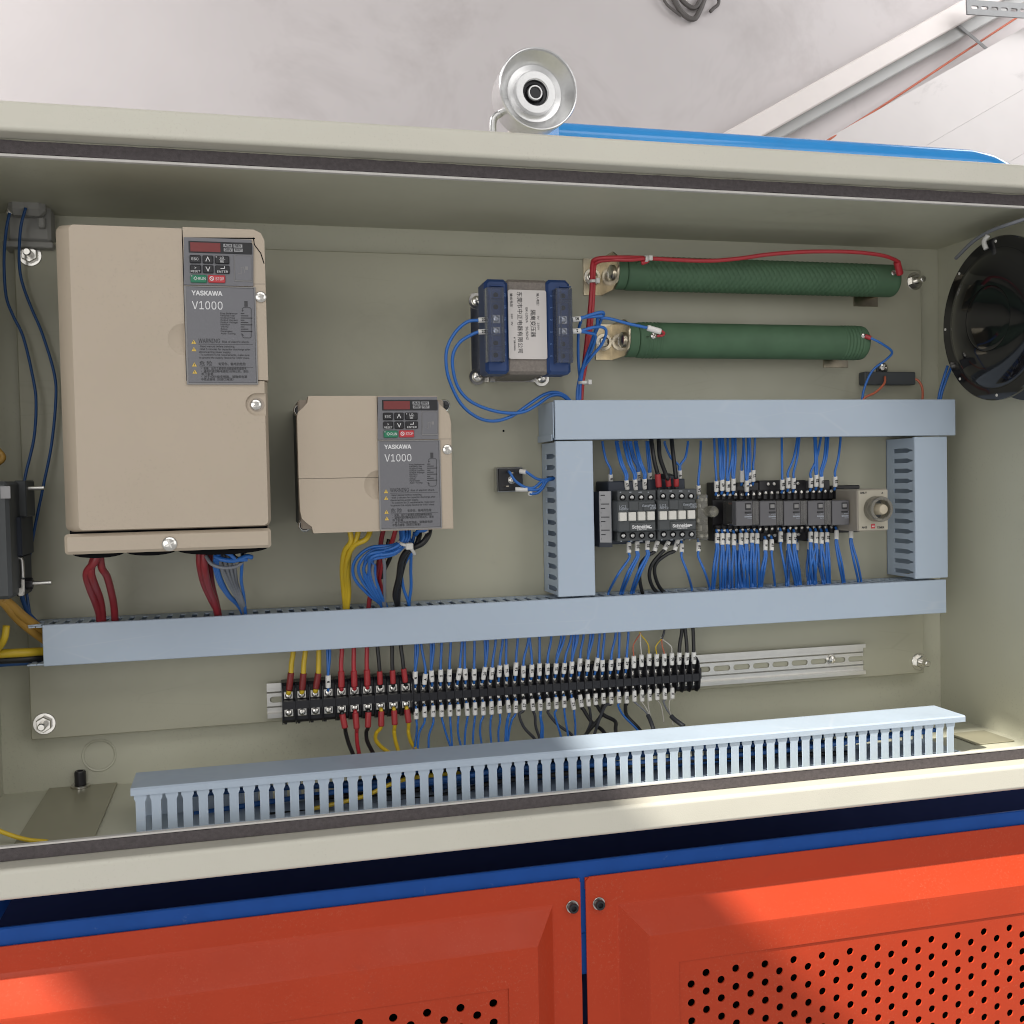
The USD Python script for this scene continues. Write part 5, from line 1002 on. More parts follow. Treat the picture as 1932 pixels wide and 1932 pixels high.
def up_wire(f, sx, y0, y1, ends, mark, label, h=.034, col='wire_blue', r=.0014, smat='sleeve_white', sr=.0026, ybot=1480, hs=.030, group=None):
    s1, s2 = P(*f(sx, y0), h - .003), P(*f(sx, y1), h); ps_ = []
    for i, x in enumerate(ends):
        off = (i - (len(ends) - 1) / 2) * .0022
        yb_ = ybot(x) if callable(ybot) else ybot
        ps_.append([s1 + np.array([0, .002, .004]), s1, s2 + [off * .6, 0, 0], s2 + [off, -abs(off) * .5, -.006], P(*f(sx + (x - sx) * .55, y1 + (yb_ - y1) * .55), h + .002) + [off, 0, 0], P(*f(x, yb_ - 15), hs), P(*f(x + (x - sx) * .08, yb_ + 55), hs)])
    return wire(label, ps_, col, r, (s1, s2), group, smat=smat, sr=sr, mark=mark)
G1, G2, G3, G4 = 'wires above the relays', 'wires below the relays', 'wires above the contactors', 'wires below the contactors'
W4T = [(125, 465, 570, '27', [105]), (183, 450, 560, '47', [150, 175, 190]), (240, 462, 568, '38', [238, 290]), (295, 440, 560, '8', [285, 315]), (378, 360, 475, '', [398]), (428, 458, 570, '2', [395, 440]), (450, 378, 480, '30', [445, 458]), (492, 355, 470, '11', [510]), (780, 450, 550, '28', [775]), (838, 430, 535, '39', [928]), (893, 435, 540, '36', [948]), (1063, 432, 530, '32', [1160]), (1117, 402, 520, '33', [1100, 1112]), (1170, 420, 528, '24', [1212, 1235]), (1305, 420, 520, '15', [1358])]
for k, (sx, a, b, m, st_) in enumerate(W4T): down_wire(z4, sx, a, b, st_, m, f"{ORD[k]} blue wire from the left above the relays, white sleeve {('marked ' + m) if m else 'left blank'}", h=.040 if a > 400 else .032, ytop=15, group=G1)
lowy = lambda x: 1530 - (x - 0) * .052
W4B = [(133, 985, 1085, '31', [85, 105]), (185, 985, 1100, '3', [165, 190]), (240, 983, 1095, '41', [215, 255]), (300, 990, 1105, '4', [285, 320]), (370, 983, 1100, '43', [365, 410, 440]), (422, 980, 1090, '1', [400, 430]), (480, 983, 1080, '31', [470, 495]), (530, 983, 1090, '1', [515, 548]), (612, 1050, 1155, 'N', [565, 580]), (675, 1045, 1155, '19', [705]), (765, 968, 1072, '16', [825]), (845, 980, 1090, '35', [905, 925]), (898, 980, 1090, '41', [945, 962]), (1062, 970, 1075, '38', [1080, 1115]), (1115, 970, 1085, '1', [1040, 1105]), (1170, 975, 1090, '43', [1190, 1225]), (1225, 975, 1075, '25', [1235, 1252]), (1318, 955, 1045, '', [1375, 1395]), (1463, 965, 1035, '', [1530, 1560])]
for k, (sx, a, b, m, en) in enumerate(W4B): up_wire(z4, sx, a, b, en, m, f"{ORD[k]} blue wire from the left below the relays, white sleeve {('marked ' + m) if m else 'left blank'}", h=.042, ybot=lowy, group=G2)
for k, (sx, a, b, en) in enumerate(((215, 1085, 1165, [245]), (332, 1085, 1158, [345, 380]), (447, 1090, 1165, [480, 490]), (835, 1075, 1155, [820, 840]), (925, 1080, 1155, [950]), (1048, 1070, 1150, [1035, 1060, 1100]), (1130, 1080, 1145, [1180, 1200]))): up_wire(z4, sx, a, b, en, '', f'{ORD[k]} from the left of the short white sleeves half hidden below the relays', h=.026, ybot=lowy, group='rear wires below the relays')
W3T = [(238, 495, 605, 'N', [140], None), (430, 565, 680, '17', [305, 325], 440), (535, 555, 690, '17', [400, 435], 545), (575, 460, 585, '19', [470, 490], None), (655, 548, 675, '17', [540, 560], None), (717, 470, 585, 'N', [680, 700], None), (1085, 445, 575, '9', [905, 1185], None), (1316, 630, 745, '14', [1345], None)]
for k, (sx, a, b, m, st_, s1_) in enumerate(W3T): down_wire(z3, sx, a, b, st_, m, f'{ORD[k]} blue wire from the left above the contactors, white sleeve marked {m}', h=.05 if a > 540 else .036, ytop=85, r=.0014, group=G3, sx1=s1_)
for k, (path, s) in enumerate((([(735, 60), (745, 130), (775, 330), (815, 490)], ((815, 490), (830, 650))), ([(828, 60), (832, 150), (840, 270), (880, 400), (935, 540)], ((938, 540), (950, 640))), ([(985, 50), (995, 150), (1015, 330), (1040, 545)], ((1042, 545), (1045, 640))))):
    wire(f"{('left', 'middle', 'right')[k]} thick black wire into the top of the contactors, red sleeve", [[P(*z3(*q), .030 + .008 * i) for i, q in enumerate(path)] + [P(*z3(*s[0]), .056), P(*z3(*s[1]), .054), P(*z3(s[1][0], s[1][1] + 35), .054)]], 'wire_black', .0024, (P(*z3(*s[0]), .056), P(*z3(*s[1]), .054)), smat='sleeve_red', sr=.0034 if k == 0 else .0030)
W3B = [(462, 1330, 1460, '18', [225]), (562, 1320, 1440, '10', [370, 400]), (688, 1310, 1425, '21', [500, 530]), (1110, 1350, 1450, '4', [1228]), (1315, 1330, 1440, '18', [1445])]
for k, (sx, a, b, m, en) in enumerate(W3B): up_wire(z3, sx, a, b, en, m, f'{ORD[k]} blue wire from the left below the contactors, white sleeve marked {m}', h=.052, ybot=lambda x: 1925 - (x - 300) * .05, group=G4)
for k, (s, path, m) in enumerate((((815, 1315, 775, 1440), [(700, 1490), (610, 1590), (590, 1740), (615, 1900), (640, 1990)], 'U1'), ((950, 1320, 895, 1425), [(850, 1470), (745, 1600), (712, 1740), (755, 1880), (830, 1970)], 'V1'), ((1065, 1295, 1022, 1430), [(940, 1470), (820, 1560), (775, 1660), (800, 1800), (860, 1910), (930, 1960)], 'W1'))):
    wire(f"{('left', 'middle', 'right')[k]} thick black wire curving down from the second contactor, white sleeve marked {m}", [[P(*z3(*s[:2]), .050), P(*z3(*s[2:]), .052)] + [P(*z3(*q), .05 - .005 * i) for i, q in enumerate(path)]], 'wire_black', .0021, (P(*z3(*s[:2]), .050), P(*z3(*s[2:]), .052)), mark=m)

# ================================================================== wires of the drives
def cable(label, pts, col, r, name='cable', cat='cable', group=None): return wire(label, [[P(*q) for q in pts]], col, r, name=name, cat=cat, group=group)
L = lambda x, y, h: (*zl(x, y), h)
cable('left one of three red cables under the left end of the large drive', [L(560, 1195, .12), L(535, 1250, .12), L(490, 1312, .11), L(505, 1390, .09), L(540, 1480, .06), L(560, 1540, .045), L(566, 1600, .04)], 'cable_red', .0034)
cable('middle one of three red cables under the left end of the large drive', [L(545, 1195, .115), L(515, 1290, .115), L(530, 1360, .1), L(565, 1450, .065), L(578, 1530, .045), L(582, 1600, .04)], 'cable_red', .0034)
cable('right one of three red cables under the left end of the large drive', [L(565, 1195, .115), L(575, 1280, .11), L(605, 1330, .095), L(630, 1420, .07), L(645, 1500, .05), L(652, 1590, .04)], 'cable_red', .0034)
cable('left one of three red cables under the right end of the large drive', [L(1130, 1190, .12), L(1132, 1270, .115), L(1155, 1370, .09), L(1195, 1460, .065), L(1225, 1520, .045), L(1236, 1580, .04)], 'cable_red', .0033)
cable('middle one of three red cables under the right end of the large drive', [L(1155, 1190, .125), L(1158, 1280, .12), L(1180, 1390, .09), L(1215, 1480, .06), L(1238, 1580, .04)], 'cable_red', .0033)
cable('right one of three red cables under the right end of the large drive', [L(1190, 1190, .11), L(1188, 1280, .10), L(1200, 1380, .08), L(1225, 1480, .055), L(1244, 1580, .04)], 'cable_red', .0030)
bg = 'blue and grey wires under the large drive'
for k in range(3): cable('blue wire sweeping from under the large drive into the long duct', [L(1225 + 10 * k, 1195, .13), L(1215 + 8 * k, 1270, .125), L(1238 + 10 * k, 1360, .10), L(1290 + 6 * k, 1440, .075), L(1350 + 6 * k, 1500, .05), L(1385, 1570, .04)], 'wire_blue', .0017, 'wire', 'wire', bg)
for k in range(4): cable('grey wire of the bundle running from the large drive into the long duct', [L(1235 + 22 * k, 1200, .125 - .004 * k), L(1250 + 25 * k, 1270, .125 - .004 * k), L(1295 + 15 * k, 1370, .10 - .004 * k), L(1345 + 8 * k, 1460, .07), L(1375 + 5 * k, 1520, .048), L(1388 + 4 * k, 1590, .04)], 'wire_grey', .0018, 'wire', 'wire', bg)
cable('blue wire dropping at the right edge of the bundle under the large drive', [L(1372, 1195, .12), L(1368, 1290, .11), L(1366, 1360, .095), L(1380, 1440, .07), L(1392, 1570, .04)], 'wire_blue', .0015, 'wire', 'wire')
cable('grey wire looped round the bundle under the large drive', [L(1165, 1215, .128), L(1200, 1262, .132), L(1270, 1282, .134), L(1345, 1270, .132), L(1382, 1230, .128), L(1380, 1190, .12)], 'wire_grey', .0016, 'wire', 'wire')
cable('blue wire tied across the top of the bundle under the large drive', [L(1215, 1215, .132), L(1260, 1235, .136), L(1330, 1240, .136), L(1395, 1218, .134), L(1425, 1222, .13)], 'wire_blue', .0022, 'wire', 'wire')
cable('blue wire knotted beside the black wire under the large drive', [L(1225, 1230, .13), L(1250, 1195, .136), L(1300, 1205, .138), L(1340, 1235, .136), L(1400, 1235, .134)], 'wire_blue', .0018, 'wire', 'wire')
cable('short black wire knotted with blue ones under the large drive', [L(1305, 1190, .13), L(1330, 1225, .136), L(1372, 1240, .13), L(1380, 1195, .12)], 'wire_black', .0022, 'wire', 'wire')
K = lambda x, y, h: (*z5(x, y), h)
cable('left yellow cable under the small drive', [K(45, 1060, .10), K(55, 1130, .10), K(18, 1190, .09), K(5, 1290, .07), K(12, 1400, .05), K(20, 1480, .042), K(22, 1540, .04)], 'wire_yellow', .0026)
cable('middle yellow cable under the small drive', [K(100, 1060, .10), K(80, 1140, .10), K(45, 1200, .09), K(25, 1300, .07), K(30, 1410, .05), K(26, 1500, .042), K(24, 1550, .04)], 'wire_yellow', .0026)
cable('right yellow cable bending left under the small drive', [K(170, 1060, .10), K(140, 1120, .105), K(80, 1150, .10), K(48, 1190, .09), K(38, 1300, .07), K(42, 1420, .05), K(30, 1540, .04)], 'wire_yellow', .0026)
cable('left red cable under the small drive', [K(240, 1060, .09), K(225, 1130, .085), K(215, 1230, .08), K(195, 1330, .065), K(165, 1430, .05), K(150, 1540, .04)], 'cable_red', .0024)
cable('right red cable under the small drive', [K(310, 1060, .09), K(285, 1140, .085), K(235, 1240, .075), K(215, 1340, .06), K(225, 1400, .05), K(240, 1540, .04)], 'wire_red', .0024)
bb = 'blue wires bent left under the small drive'
for k in range(7):
    j = (k * 3) % 7; e = 7 * (j - 3)
    cable('blue wire of the tied bundle bending left under the small drive', [K(332 + 9 * k, 1060, .09 + .003 * j), K(335 + 7 * k, 1125, .10 + .002 * j), K(285 + 3 * k, 1155 + 8 * k, .106 + .003 * (k % 3)), K(170 + e * .5, 1178 + 9 * k + e * .4, .10 + .004 * (j % 3)), K(84 + 17 * k + e * .4, 1245 + 6 * j, .09 + .004 * (j % 2)), K(95 + 15 * k + e, 1340, .078), K(165 + 9 * k + e * .7, 1430 + j, .06), K(222 + 5 * k, 1490, .045), K(240 + 5 * k, 1550, .04)], 'wire_blue', .0016, 'wire', 'wire', bb)
for k in range(2): cable('grey wire among the blue ones under the small drive', [K(300 + 12 * k, 1170, .10), K(215 + 30 * k, 1210, .10), K(175 + 70 * k, 1280, .09), K(195 + 50 * k, 1380, .07), K(235 + 10 * k, 1470, .05), K(250, 1550, .04)], 'wire_grey', .0017, 'wire', 'wire', 'grey wires under the small drive')
cable('thick black cable curving down under the right of the small drive', [K(500, 1060, .10), K(490, 1100, .105), K(455, 1145, .105), K(380, 1180, .10), K(340, 1240, .09), K(325, 1340, .07), K(305, 1430, .055), K(318, 1490, .045), K(322, 1550, .04)], 'wire_black', .0030)
cable('second black cable under the right of the small drive', [K(445, 1060, .09), K(440, 1110, .095), K(420, 1160, .095), K(375, 1200, .088), K(345, 1290, .07), K(325, 1400, .055), K(318, 1550, .04)], 'wire_black', .0026)
cable('short black wire behind the bundle under the small drive', [K(270, 1120, .08), K(265, 1160, .08), K(280, 1210, .075), K(245, 1290, .065), K(228, 1340, .06)], 'wire_black', .0022, 'wire', 'wire')
for k in range(2): cable(f"{('left', 'right')[k]} one of two blue wires under the cable tie of the small drive", [K(375 + 40 * k, 1080, .095), K(398, 1180, .09), K(345 + 48 * k, 1290, .07), K(350 + 45 * k, 1390, .055), K(380 + 4 * k, 1480, .045), K(386, 1550, .04)], 'wire_blue', .0016, 'wire', 'wire')
cable('blue wire beside the white connector under the small drive', [K(420, 1095, .10), K(440, 1072, .105), K(475, 1068, .105), K(490, 1060, .10)], 'wire_blue', .0022, 'wire', 'wire')
ct = T('cable_tie', 'white cable tie round the blue bundle under the small drive', 'cable tie', P(*K(385, 1160, .112)))
ct.part('strap', tube([P(*K(326, 1135, .108)), P(*K(345, 1148, .116)), P(*K(375, 1158, .116)), P(*K(400, 1180, .112)), P(*K(415, 1205, .105))], .0016, 6, 8), 'tie_white', True)
ct.part('head', pbox(*z5(366, 1142), *z5(408, 1180), .110, .119, .0008), 'tie_white')
cable('thin white connector lead under the small drive', [K(465, 1068, .104), K(490, 1082, .104)], 'wire_white', .0024, 'wire', 'wire')

# ================================================================== wires of the transformer and the resistors
V = lambda x, y, h: (*zT(x, y), h)
for k, (y, pts, m) in enumerate(((480, [(210, 500), (110, 590), (45, 720), (38, 860), (70, 1000), (160, 1180), (290, 1290), (430, 1325), (580, 1285), (720, 1190), (850, 1105), (950, 1085), (1030, 1115), (1080, 1170)], '23'), (578, [(240, 610), (150, 670), (95, 770), (95, 900), (140, 1050), (240, 1160), (400, 1230), (560, 1258), (690, 1245), (800, 1185), (900, 1118), (985, 1108), (1050, 1150), (1100, 1200)], '22'))):
    s1, s2 = P(*V(385, y, .079)), P(*V(305, y + 6, .078))
    wire(f"{('outer', 'inner')[k]} blue wire looping left of the transformer into the duct, white sleeve marked {m}", [[P(*V(405, y, .0795)), s1, s2] + [P(*V(*q, .075 - .045 * i / 13)) for i, q in enumerate(pts)]], 'wire_blue', .0017, (s1, s2), mark=m, sr=.0028)
sA = (P(*V(1085, 480, .079)), P(*V(1155, 472, .079))); sB = (P(*V(1085, 578, .079)), P(*V(1158, 572, .079)))
wire('blue wires at the upper right transformer terminal, white sleeve marked N1', [[sA[0], sA[1], P(*V(1240, 440, .078)), P(*V(1345, 420, .075)), P(*V(1320, 500, .065)), P(*V(1260, 640, .055)), P(*V(1190, 830, .045)), P(*V(1150, 960, .036)), P(*V(1130, 1080, .034)), P(*V(1128, 1190, .034))],
     [sA[0], sA[1] + [0, 0, .001], P(*V(1250, 455, .076)), P(*V(1340, 450, .074)), P(*V(1300, 470, .07)), P(*V(1290, 540, .065)), P(*V(1225, 740, .05)), P(*V(1165, 920, .036)), P(*V(1140, 1190, .034))]], 'wire_blue', .0017, sA, mark='N1', sr=.0028)
wire('blue wires at the lower right transformer terminal, white sleeve marked 1', [[sB[0], sB[1], P(*V(1260, 545, .078)), P(*V(1345, 545, .074)), P(*V(1370, 590, .07)), P(*V(1330, 690, .06)), P(*V(1240, 800, .05)), P(*V(1165, 930, .038)), P(*V(1150, 1190, .034))],
     [sB[0], sB[1] - [0, 0, .001], P(*V(1220, 590, .076)), P(*V(1280, 615, .07)), P(*V(1250, 730, .055)), P(*V(1180, 880, .04)), P(*V(1135, 1190, .032))]], 'wire_blue', .0016, sB, mark='1', sr=.0028)
cable('blue wire hanging straight down right of the transformer', [V(1160, 490, .07), V(1142, 560, .06), V(1136, 700, .05), V(1140, 860, .04), V(1150, 980, .034), V(1145, 1190, .033)], 'wire_blue', .0016, 'wire', 'wire')
e0, e1 = P(*V(1712, 548, .082)), P(*V(1825, 580, .084))
wire('blue wire with white sleeve leading to the screw on the lower green resistor', [[P(*V(1320, 465, .072)), P(*V(1400, 472, .074)), P(*V(1560, 515, .078)), e0, e1]], 'wire_blue', .0016, (e0, e1), sr=.0032)
cable('short red wire end under the white sleeve on the lower green resistor', [V(1822, 570, .084), V(1850, 590, .082), V(1838, 610, .080), V(1790, 615, .078)], 'wire_red', .0015, 'wire', 'wire')
rw = lambda pts, lab: cable(lab, pts, 'wire_red', .0022, 'wire', 'wire')
rw([(1697, 512, .062), (1697, 500, .066), (1690, 491, .070), (1660, 481, .076), (1600, 475, .078), (1520, 475, .078), (1450, 480, .078), (1400, 487, .078), (1340, 492, .077), (1270, 490, .076), (1200, 486, .074), (1150, 486, .068), (1124, 489, .062), (1117, 500, .056), (1116, 540, .048), (1112, 590, .044), (1107, 640, .042), (1101, 690, .036), (1096, 720, .034), (1093, 780, .034)], 'long red wire along the top of the upper green resistor and down into the duct')
rw([(1210, 497, .076), (1222, 492, .077), (1215, 488, .077), (1190, 490, .075), (1152, 490, .066), (1128, 494, .060), (1121, 506, .054), (1120, 545, .046), (1117, 595, .042), (1111, 645, .040), (1104, 695, .034), (1099, 725, .033), (1096, 780, .033)], 'shorter red wire from the left end of the upper green resistor down to the duct')
q = T('heat_shrink', 'red heat shrink sleeve at the right end of the upper green resistor', 'sleeve', P(1697, 512, .062)); q.part('sleeve', bead(P(1692, 494, .069), P(1698, 517, .062), .0040), 'wire_red', True)
for lab, (u, v, h, r) in (('white cable tie on the red wires left of the upper resistor bracket', (1119, 531, .050, .0042)), ('white cable tie on the red wire near the left end of the upper resistor', (1219, 488, .078, .0036)), ('white cable tie bundling red and blue wires above the upper duct', (1102, 722, .040, .0062))):
    c = P(u, v, h); t = T('cable_tie', lab, 'cable tie', c)
    t.part('band', lathe([(r * .75, -.0014), (r, -.0014), (r, .0014), (r * .75, .0014), (r * .75, -.0014)], c, 20, (0, 0, 1)) if u != 1219 else lathe([(r * .7, -.0016), (r, -.0016), (r, .0016), (r * .7, .0016), (r * .7, -.0016)], c, 20, (1, 0, 0)), 'tie_white', 30)
    t.part('head', cbox(c[0] + r * .3, c[0] + r * .3 + .0042, c[1] - r - .0025, c[1] - r + .0015, c[2] - .0026, c[2] + .0026, .0006), 'tie_white')
s0, s1 = P(1632, 634, .057), P(1643, 638, .06)
wire('thin blue wire with a red end from the lower green resistor past the dark resistor', [[s0, s1, P(*z6(1130, 15), .06), P(*z6(1185, 60), .05), P(*z6(1150, 105), .04), P(*z6(1075, 165), .03), P(*z6(1030, 260), .025), P(*z6(1010, 360), .025)]], 'wire_blue', .0014, (s0, s1), smat='sleeve_red', sr=.0026)
cable('thin orange wire at the left of the dark resistor', [(*z6(1145, 200), .016), (*z6(1140, 240), .022), (*z6(1090, 290), .025), (*z6(1030, 320), .026), (*z6(1015, 370), .026)], 'wire_orange', .0014, 'wire', 'wire')
cable('thin orange wire at the right of the dark resistor', [(*z6(1300, 212), .010), (*z6(1330, 220), .014), (*z6(1355, 260), .016), (*z6(1358, 320), .02), (*z6(1345, 370), .02)], 'wire_orange', .0014, 'wire', 'wire')
# square rectifier left of the upright duct
x0, x1, za, zb_ = BX(*z5(884, 712), *z5(1033, 853), .016)
db = T('rectifier', 'small square black rectifier with metal rim left of the upright duct', 'rectifier', ((x0 + x1) / 2, 0, za))
db.part('case', cbox(x0, x1, -.0004, -.013, za, zb_, .001), 'aluminium_dull'); db.part('face', cbox(x0 + .0012, x1 - .0012, -.0125, -.016, za + .0012, zb_ - .0012, .0006), 'plastic_black')
c = P(*z5(963, 785), .016); q = db.part('washer', disc(c, .0042, .0008, sections=24), 'steel_bright'); db.part('screw', screw(c - [0, .0008, 0], .0034), 'steel_bright', 30, under=q)
for x, y in ((1015, 735), (930, 820), (955, 745), (1010, 835)): c = P(*z5(x, y), .016); db.part('blade', cbox(c[0] - .0016, c[0] + .0016, -.016, -.024, c[2] - .0005, c[2] + .0005, .0001), 'copper_tin')
for k, (pts, s) in enumerate((([(1045, 738), (1100, 775), (1150, 785), (1200, 770)], ((1010, 735), (1045, 740))), ([(955, 745), (985, 790), (1040, 825), (1090, 828), (1140, 790), (1200, 772)], None), ([(1055, 838), (1110, 840), (1140, 815), (1150, 790), (1200, 775)], ((985, 838), (1055, 838))), ([(1070, 862), (1110, 858), (1140, 830), (1165, 790), (1200, 778)], ((1075, 848), (1068, 866))))):
    w3 = [P(*z5(*q), .030) for q in pts]; sl_ = (P(*z5(*s[0]), .026), P(*z5(*s[1]), .030)) if s else None
    w3[-1] = P(*z5(pts[-1][0] + 6, pts[-1][1]), .030)
    wire(f"{('top', 'second', 'third', 'bottom')[k]} blue wire curling from the square rectifier into the upright duct", [([sl_[0]] if s else [P(*z5(pts[0][0] - 8, pts[0][1] - 8), .018)]) + w3 + [P(*z5(1240, 772), .03)]], 'wire_blue', .0015, sl_, sr=.0026)

# ================================================================== left and right walls of the cabinet
# isolating switch on the left, seen edge-on
F = lambda x, y, h: P(x * .2557, 812.1 + y * .2557, h)
def fb(x0_, y0_, x1_, y1_, h0, h1, r=.001):
    a, b = F(x0_, y0_, h1), F(x1_, y1_, h1); return cbox(a[0], b[0], -h0, -h1, b[2], a[2], r)
xw = XL
iso = T('isolator', 'black switch on the left cabinet wall, cut by the photo edge, screws sticking out', 'switch', F(60, 1240, .03))
iso.part('body', cbox(xw + .0005, F(100, 800, .10)[0], -.03, -.115, F(60, 1235, .1)[2], F(60, 375, .1)[2], .003), 'contactor_grey')
iso.part('side_block', fb(72, 640, 165, 930, .03, .085), 'contactor_navy'); iso.part('side_block', fb(100, 370, 200, 640, .03, .07), 'contactor_grey')
iso.part('lower_block', fb(110, 930, 170, 1225, .03, .075), 'contactor_navy')
iso.part('sticker', fb(0, 412, 78, 502, .1153, .1158, .0002), 'led_grey')
for (x0_, x1_, y) in ((140, 325, 428), (200, 380, 1130)):
    a, b = F(x0_, y, .06), F(x1_, y - 2, .06); q = iso.part('long_screw', lathe([(0, 0), (.0019, 0), (.0019, b[0] - a[0]), (0, b[0] - a[0])], a, 12, (1, 0, 0)), 'steel_rail'); iso.part('screw_nut', hexnut(a - [.001, 0, 0], .0055, .006, (1, 0, 0)), 'plastic_black', under=q)
iso.part('clip', tube([F(130, 938, .08), F(158, 950, .08), F(165, 1010, .08), F(168, 1090, .08)], .0018, 6, 8), 'steel_rail', True); iso.part('clip', fb(128, 1165, 172, 1222, .076, .084), 'tab_white'); iso.part('clip', tube([F(168, 1100, .082), F(170, 1190, .082)], .0016), 'tab_white', True)
OC = 'ochre cables at the left end of the long duct'
cable('upper ochre cable sloping from the switch into the long duct', [(*(F(20, 1240, .1)[:0]),) or (5, 1128, .09), (22, 1142, .08), (45, 1163, .06), (68, 1180, .045), (95, 1200, .03)], 'cable_ochre', .0042, group=None)
cable('second ochre cable, just under the upper one, into the long duct', [(-8, 1122, .09), (10, 1140, .085), (32, 1166, .06), (60, 1190, .045), (95, 1215, .03)], 'cable_ochre', .0042)
cable('yellow cable running level into the lower left of the long duct', [(-30, 1236, .05), (10, 1233, .05), (50, 1231, .045), (100, 1228, .03)], 'wire_yellow', .0042)
cable('black cable running level just under the yellow one at the left edge', [(-30, 1246, .045), (20, 1244, .045), (60, 1242, .04), (100, 1238, .03)], 'wire_black', .0040)
cable('dark blue cable, lowest of those entering the left end of the long duct', [(-30, 1254, .04), (20, 1250, .04), (60, 1248, .035), (100, 1244, .03)], 'wire_dark_blue', .0036)
cable('short yellow cable bending down at the left edge above the level yellow one', [(12, 1180, .07), (8, 1205, .07), (-6, 1225, .06), (-30, 1235, .055)], 'wire_yellow', .0032)
cable('yellow wire lying on the cabinet floor in the lower left corner', [(-20, 1558, .14), (10, 1572, .145), (50, 1584, .15), (90, 1588, .155)], 'wire_yellow', .0020, 'wire', 'wire')
cable('ochre wire end at the left edge above the black switch', [(-20, 835, .06), (-4, 850, .06), (5, 865, .06), (-15, 880, .06)], 'cable_ochre', .003, 'wire', 'wire')
Z0 = lambda x, y, h: (x * .19008, 339 + y * .19008, h)
cable('left blue wire hanging down the left side of the cabinet to the switch', [Z0(95, 330, .03), Z0(62, 500, .03), Z0(40, 800, .02), Z0(60, 1150, .015), Z0(130, 1350, .015), Z0(230, 1560, .015), Z0(320, 1930, .015), (68, 757, .02), (64, 827, .025), (48, 897, .035), (44, 935, .045), (40, 970, .05)], 'wire_dark_blue', .0014, 'wire', 'wire')
cable('right blue wire hanging past the left edge of the large drive', [Z0(255, 280, .03), Z0(205, 480, .03), Z0(190, 800, .02), Z0(220, 1020, .015), Z0(310, 1270, .012), Z0(420, 1530, .012), Z0(540, 1930, .012), (105, 760, .012), (97, 840, .014), (83, 911, .02), (64, 1004, .026), (55, 1057, .03), (50, 1110, .034), (58, 1170, .034)], 'wire_dark_blue', .0014, 'wire', 'wire')
cable('blue wire dropping from the switch towards the long duct', [(40, 1120, .05), (46, 1140, .045), (56, 1160, .04), (80, 1185, .032)], 'wire_dark_blue', .0022, 'wire', 'wire')
ds = T('door_switch', 'grey plastic terminal box with two wires in the upper left corner of the cabinet', 'terminal box', P(50, 470, -.018))
def d0(x0_, y0_, x1_, y1_, h0, h1, r=.001): return pbox(*Z0(x0_, y0_, 0)[:2], *Z0(x1_, y1_, 0)[:2], h0, h1, r)
x0, x1, za, zb_ = BX(*Z0(40, 150, 0)[:2], *Z0(480, 590, 0)[:2], .02)
ds.part('case', cbox(x0, x1, .019, -.010, za, zb_, .003), 'box_grey')
ds.part('hood', cbox(x0 + .004, x1 - .002, -.0102, -.028, zb_ - .020, zb_ - .002, .005), 'box_grey')
ds.part('rib', cbox(x1 - .010, x1 - .004, -.0101, -.018, za + .012, zb_ - .02, .001), 'box_grey'); ds.part('foot', cbox(x0 - .004, x1 + .002, .019, -.013, za - .006, za, .001), 'box_grey')
for x, y in ((95, 320), (260, 275), (335, 330)): ds.part('screw', screw(P(*Z0(x, y, .02)), .0034), 'steel_bright', 30)

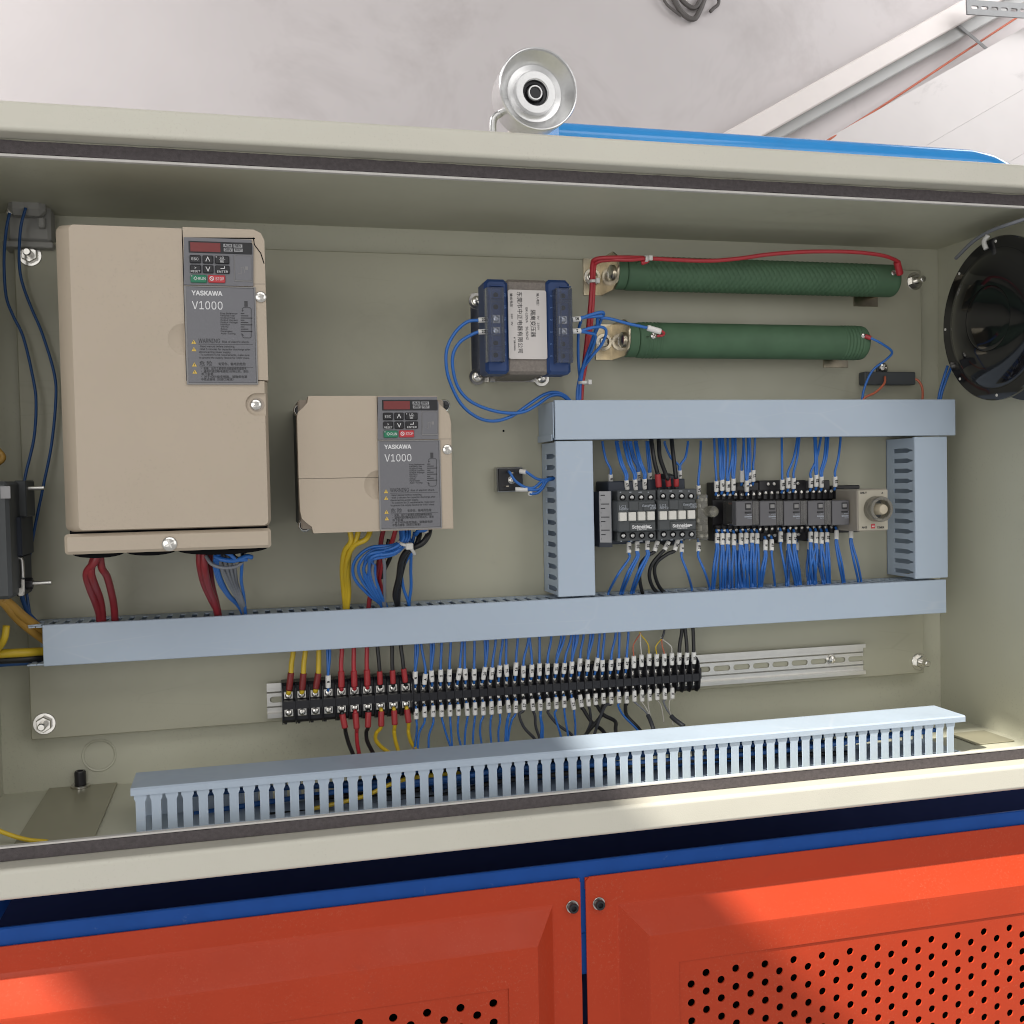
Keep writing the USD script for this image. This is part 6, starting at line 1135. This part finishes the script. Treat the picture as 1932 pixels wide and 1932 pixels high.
# fan on the right wall
xf = XR - .050
def R_(u, v): return PX(u, v, xf)
cy = R_(1783, 640)[1]; 
top, bot = R_(1860, 452), R_(1862, 757)
zc_f = ZC + (R_(1783, 600)[2] - ZC); rad = (top[2] - bot[2]) / 2; zc_f = (top[2] + bot[2]) / 2; yc = cy - rad + .004
print('fan', cy, yc, zc_f - ZC, rad)
fan = T('fan', 'large black glossy fan on the right cabinet wall, cut by the photo edge', 'fan', (XR, yc, zc_f - rad))
axis = (-1, 0, 0); cf = np.array([XR - .0006, yc, zc_f])
ring = lambda r: Point(0, 0).buffer(r, quad_segs=24)
fan.part('rear_flange', lathe([(rad * .8, 0), (rad, 0), (rad, .004), (rad * .86, .006), (rad * .8, .006), (rad * .8, 0)], cf, 64, axis), 'fan_black', 30)
fan.part('housing', lathe([(rad * .80, .006), (rad * .86, .006), (rad * .84, .025), (rad * .86, .040), (rad * .80, .044), (rad * .78, .025), (rad * .80, .006)], cf, 64, axis), 'fan_black', 30)
fan.part('front_flange', lathe([(rad * .80, .0442), (rad * .86, .0442), (rad, .0445), (rad, .048), (rad * .985, .0495), (rad * .86, .0500), (rad * .80, .046), (rad * .80, .0442)], cf, 72, axis), 'fan_black', 30)
fan.part('cover', lathe([(rad * .858, .0501), (rad * .835, .0500), (rad * .80, .0512), (rad * .74, .0538), (rad * .62, .0568), (rad * .50, .0584), (rad * .40, .0590), (rad * .40, .030), (rad * .78, .030), (rad * .858, .0501)], cf, 72, axis), 'fan_black', 40)
fan.part('hub', lathe([(0, .0602), (rad * .30, .0598), (rad * .37, .0592), (rad * .394, .0588), (rad * .398, .031), (0, .031)], cf, 60, axis), 'fan_black', 40)
for an in (-1.95, -1.15, -.35, .45, 1.25, 2.05, 2.85, 3.65): fan.part('rivet', disc(cf + np.array([-.0496, rad * .94 * math.cos(an + .35), rad * .94 * math.sin(an + .35)]), .0016, .0006, axis, 12), 'tab_white')
for k in range(2): cable(f"{('left', 'right')[k]} one of two blue wires dropping from the fan to the upper duct", [(1788 + 8 * k, 690, .03), (1780 + 6 * k, 715, .028), (1772 + 4 * k, 745, .025), (1766 + 4 * k, 790, .025)], 'wire_blue', .0016, 'wire', 'wire')
t = T('cable_tie', 'white cable tie on a thin grey wire above the black fan', 'cable tie', R_(1866, 450)); t.part('band', tube([R_(1870, 444) + [-.004, 0, 0], R_(1864, 456) + [-.005, 0, 0], R_(1868, 470) + [-.005, 0, 0]], .0026), 'tie_white', True)
w = wire('thin grey wire arching over the top of the black fan', [[R_(1820, 480) + [0.004, .02, 0], R_(1840, 456) + [-.003, 0, 0], R_(1875, 436) + [-.004, 0, 0], R_(1905, 430) + [0, .0, .004], R_(1940, 400) + [.02, 0, 0]]], 'wire_grey', .002)
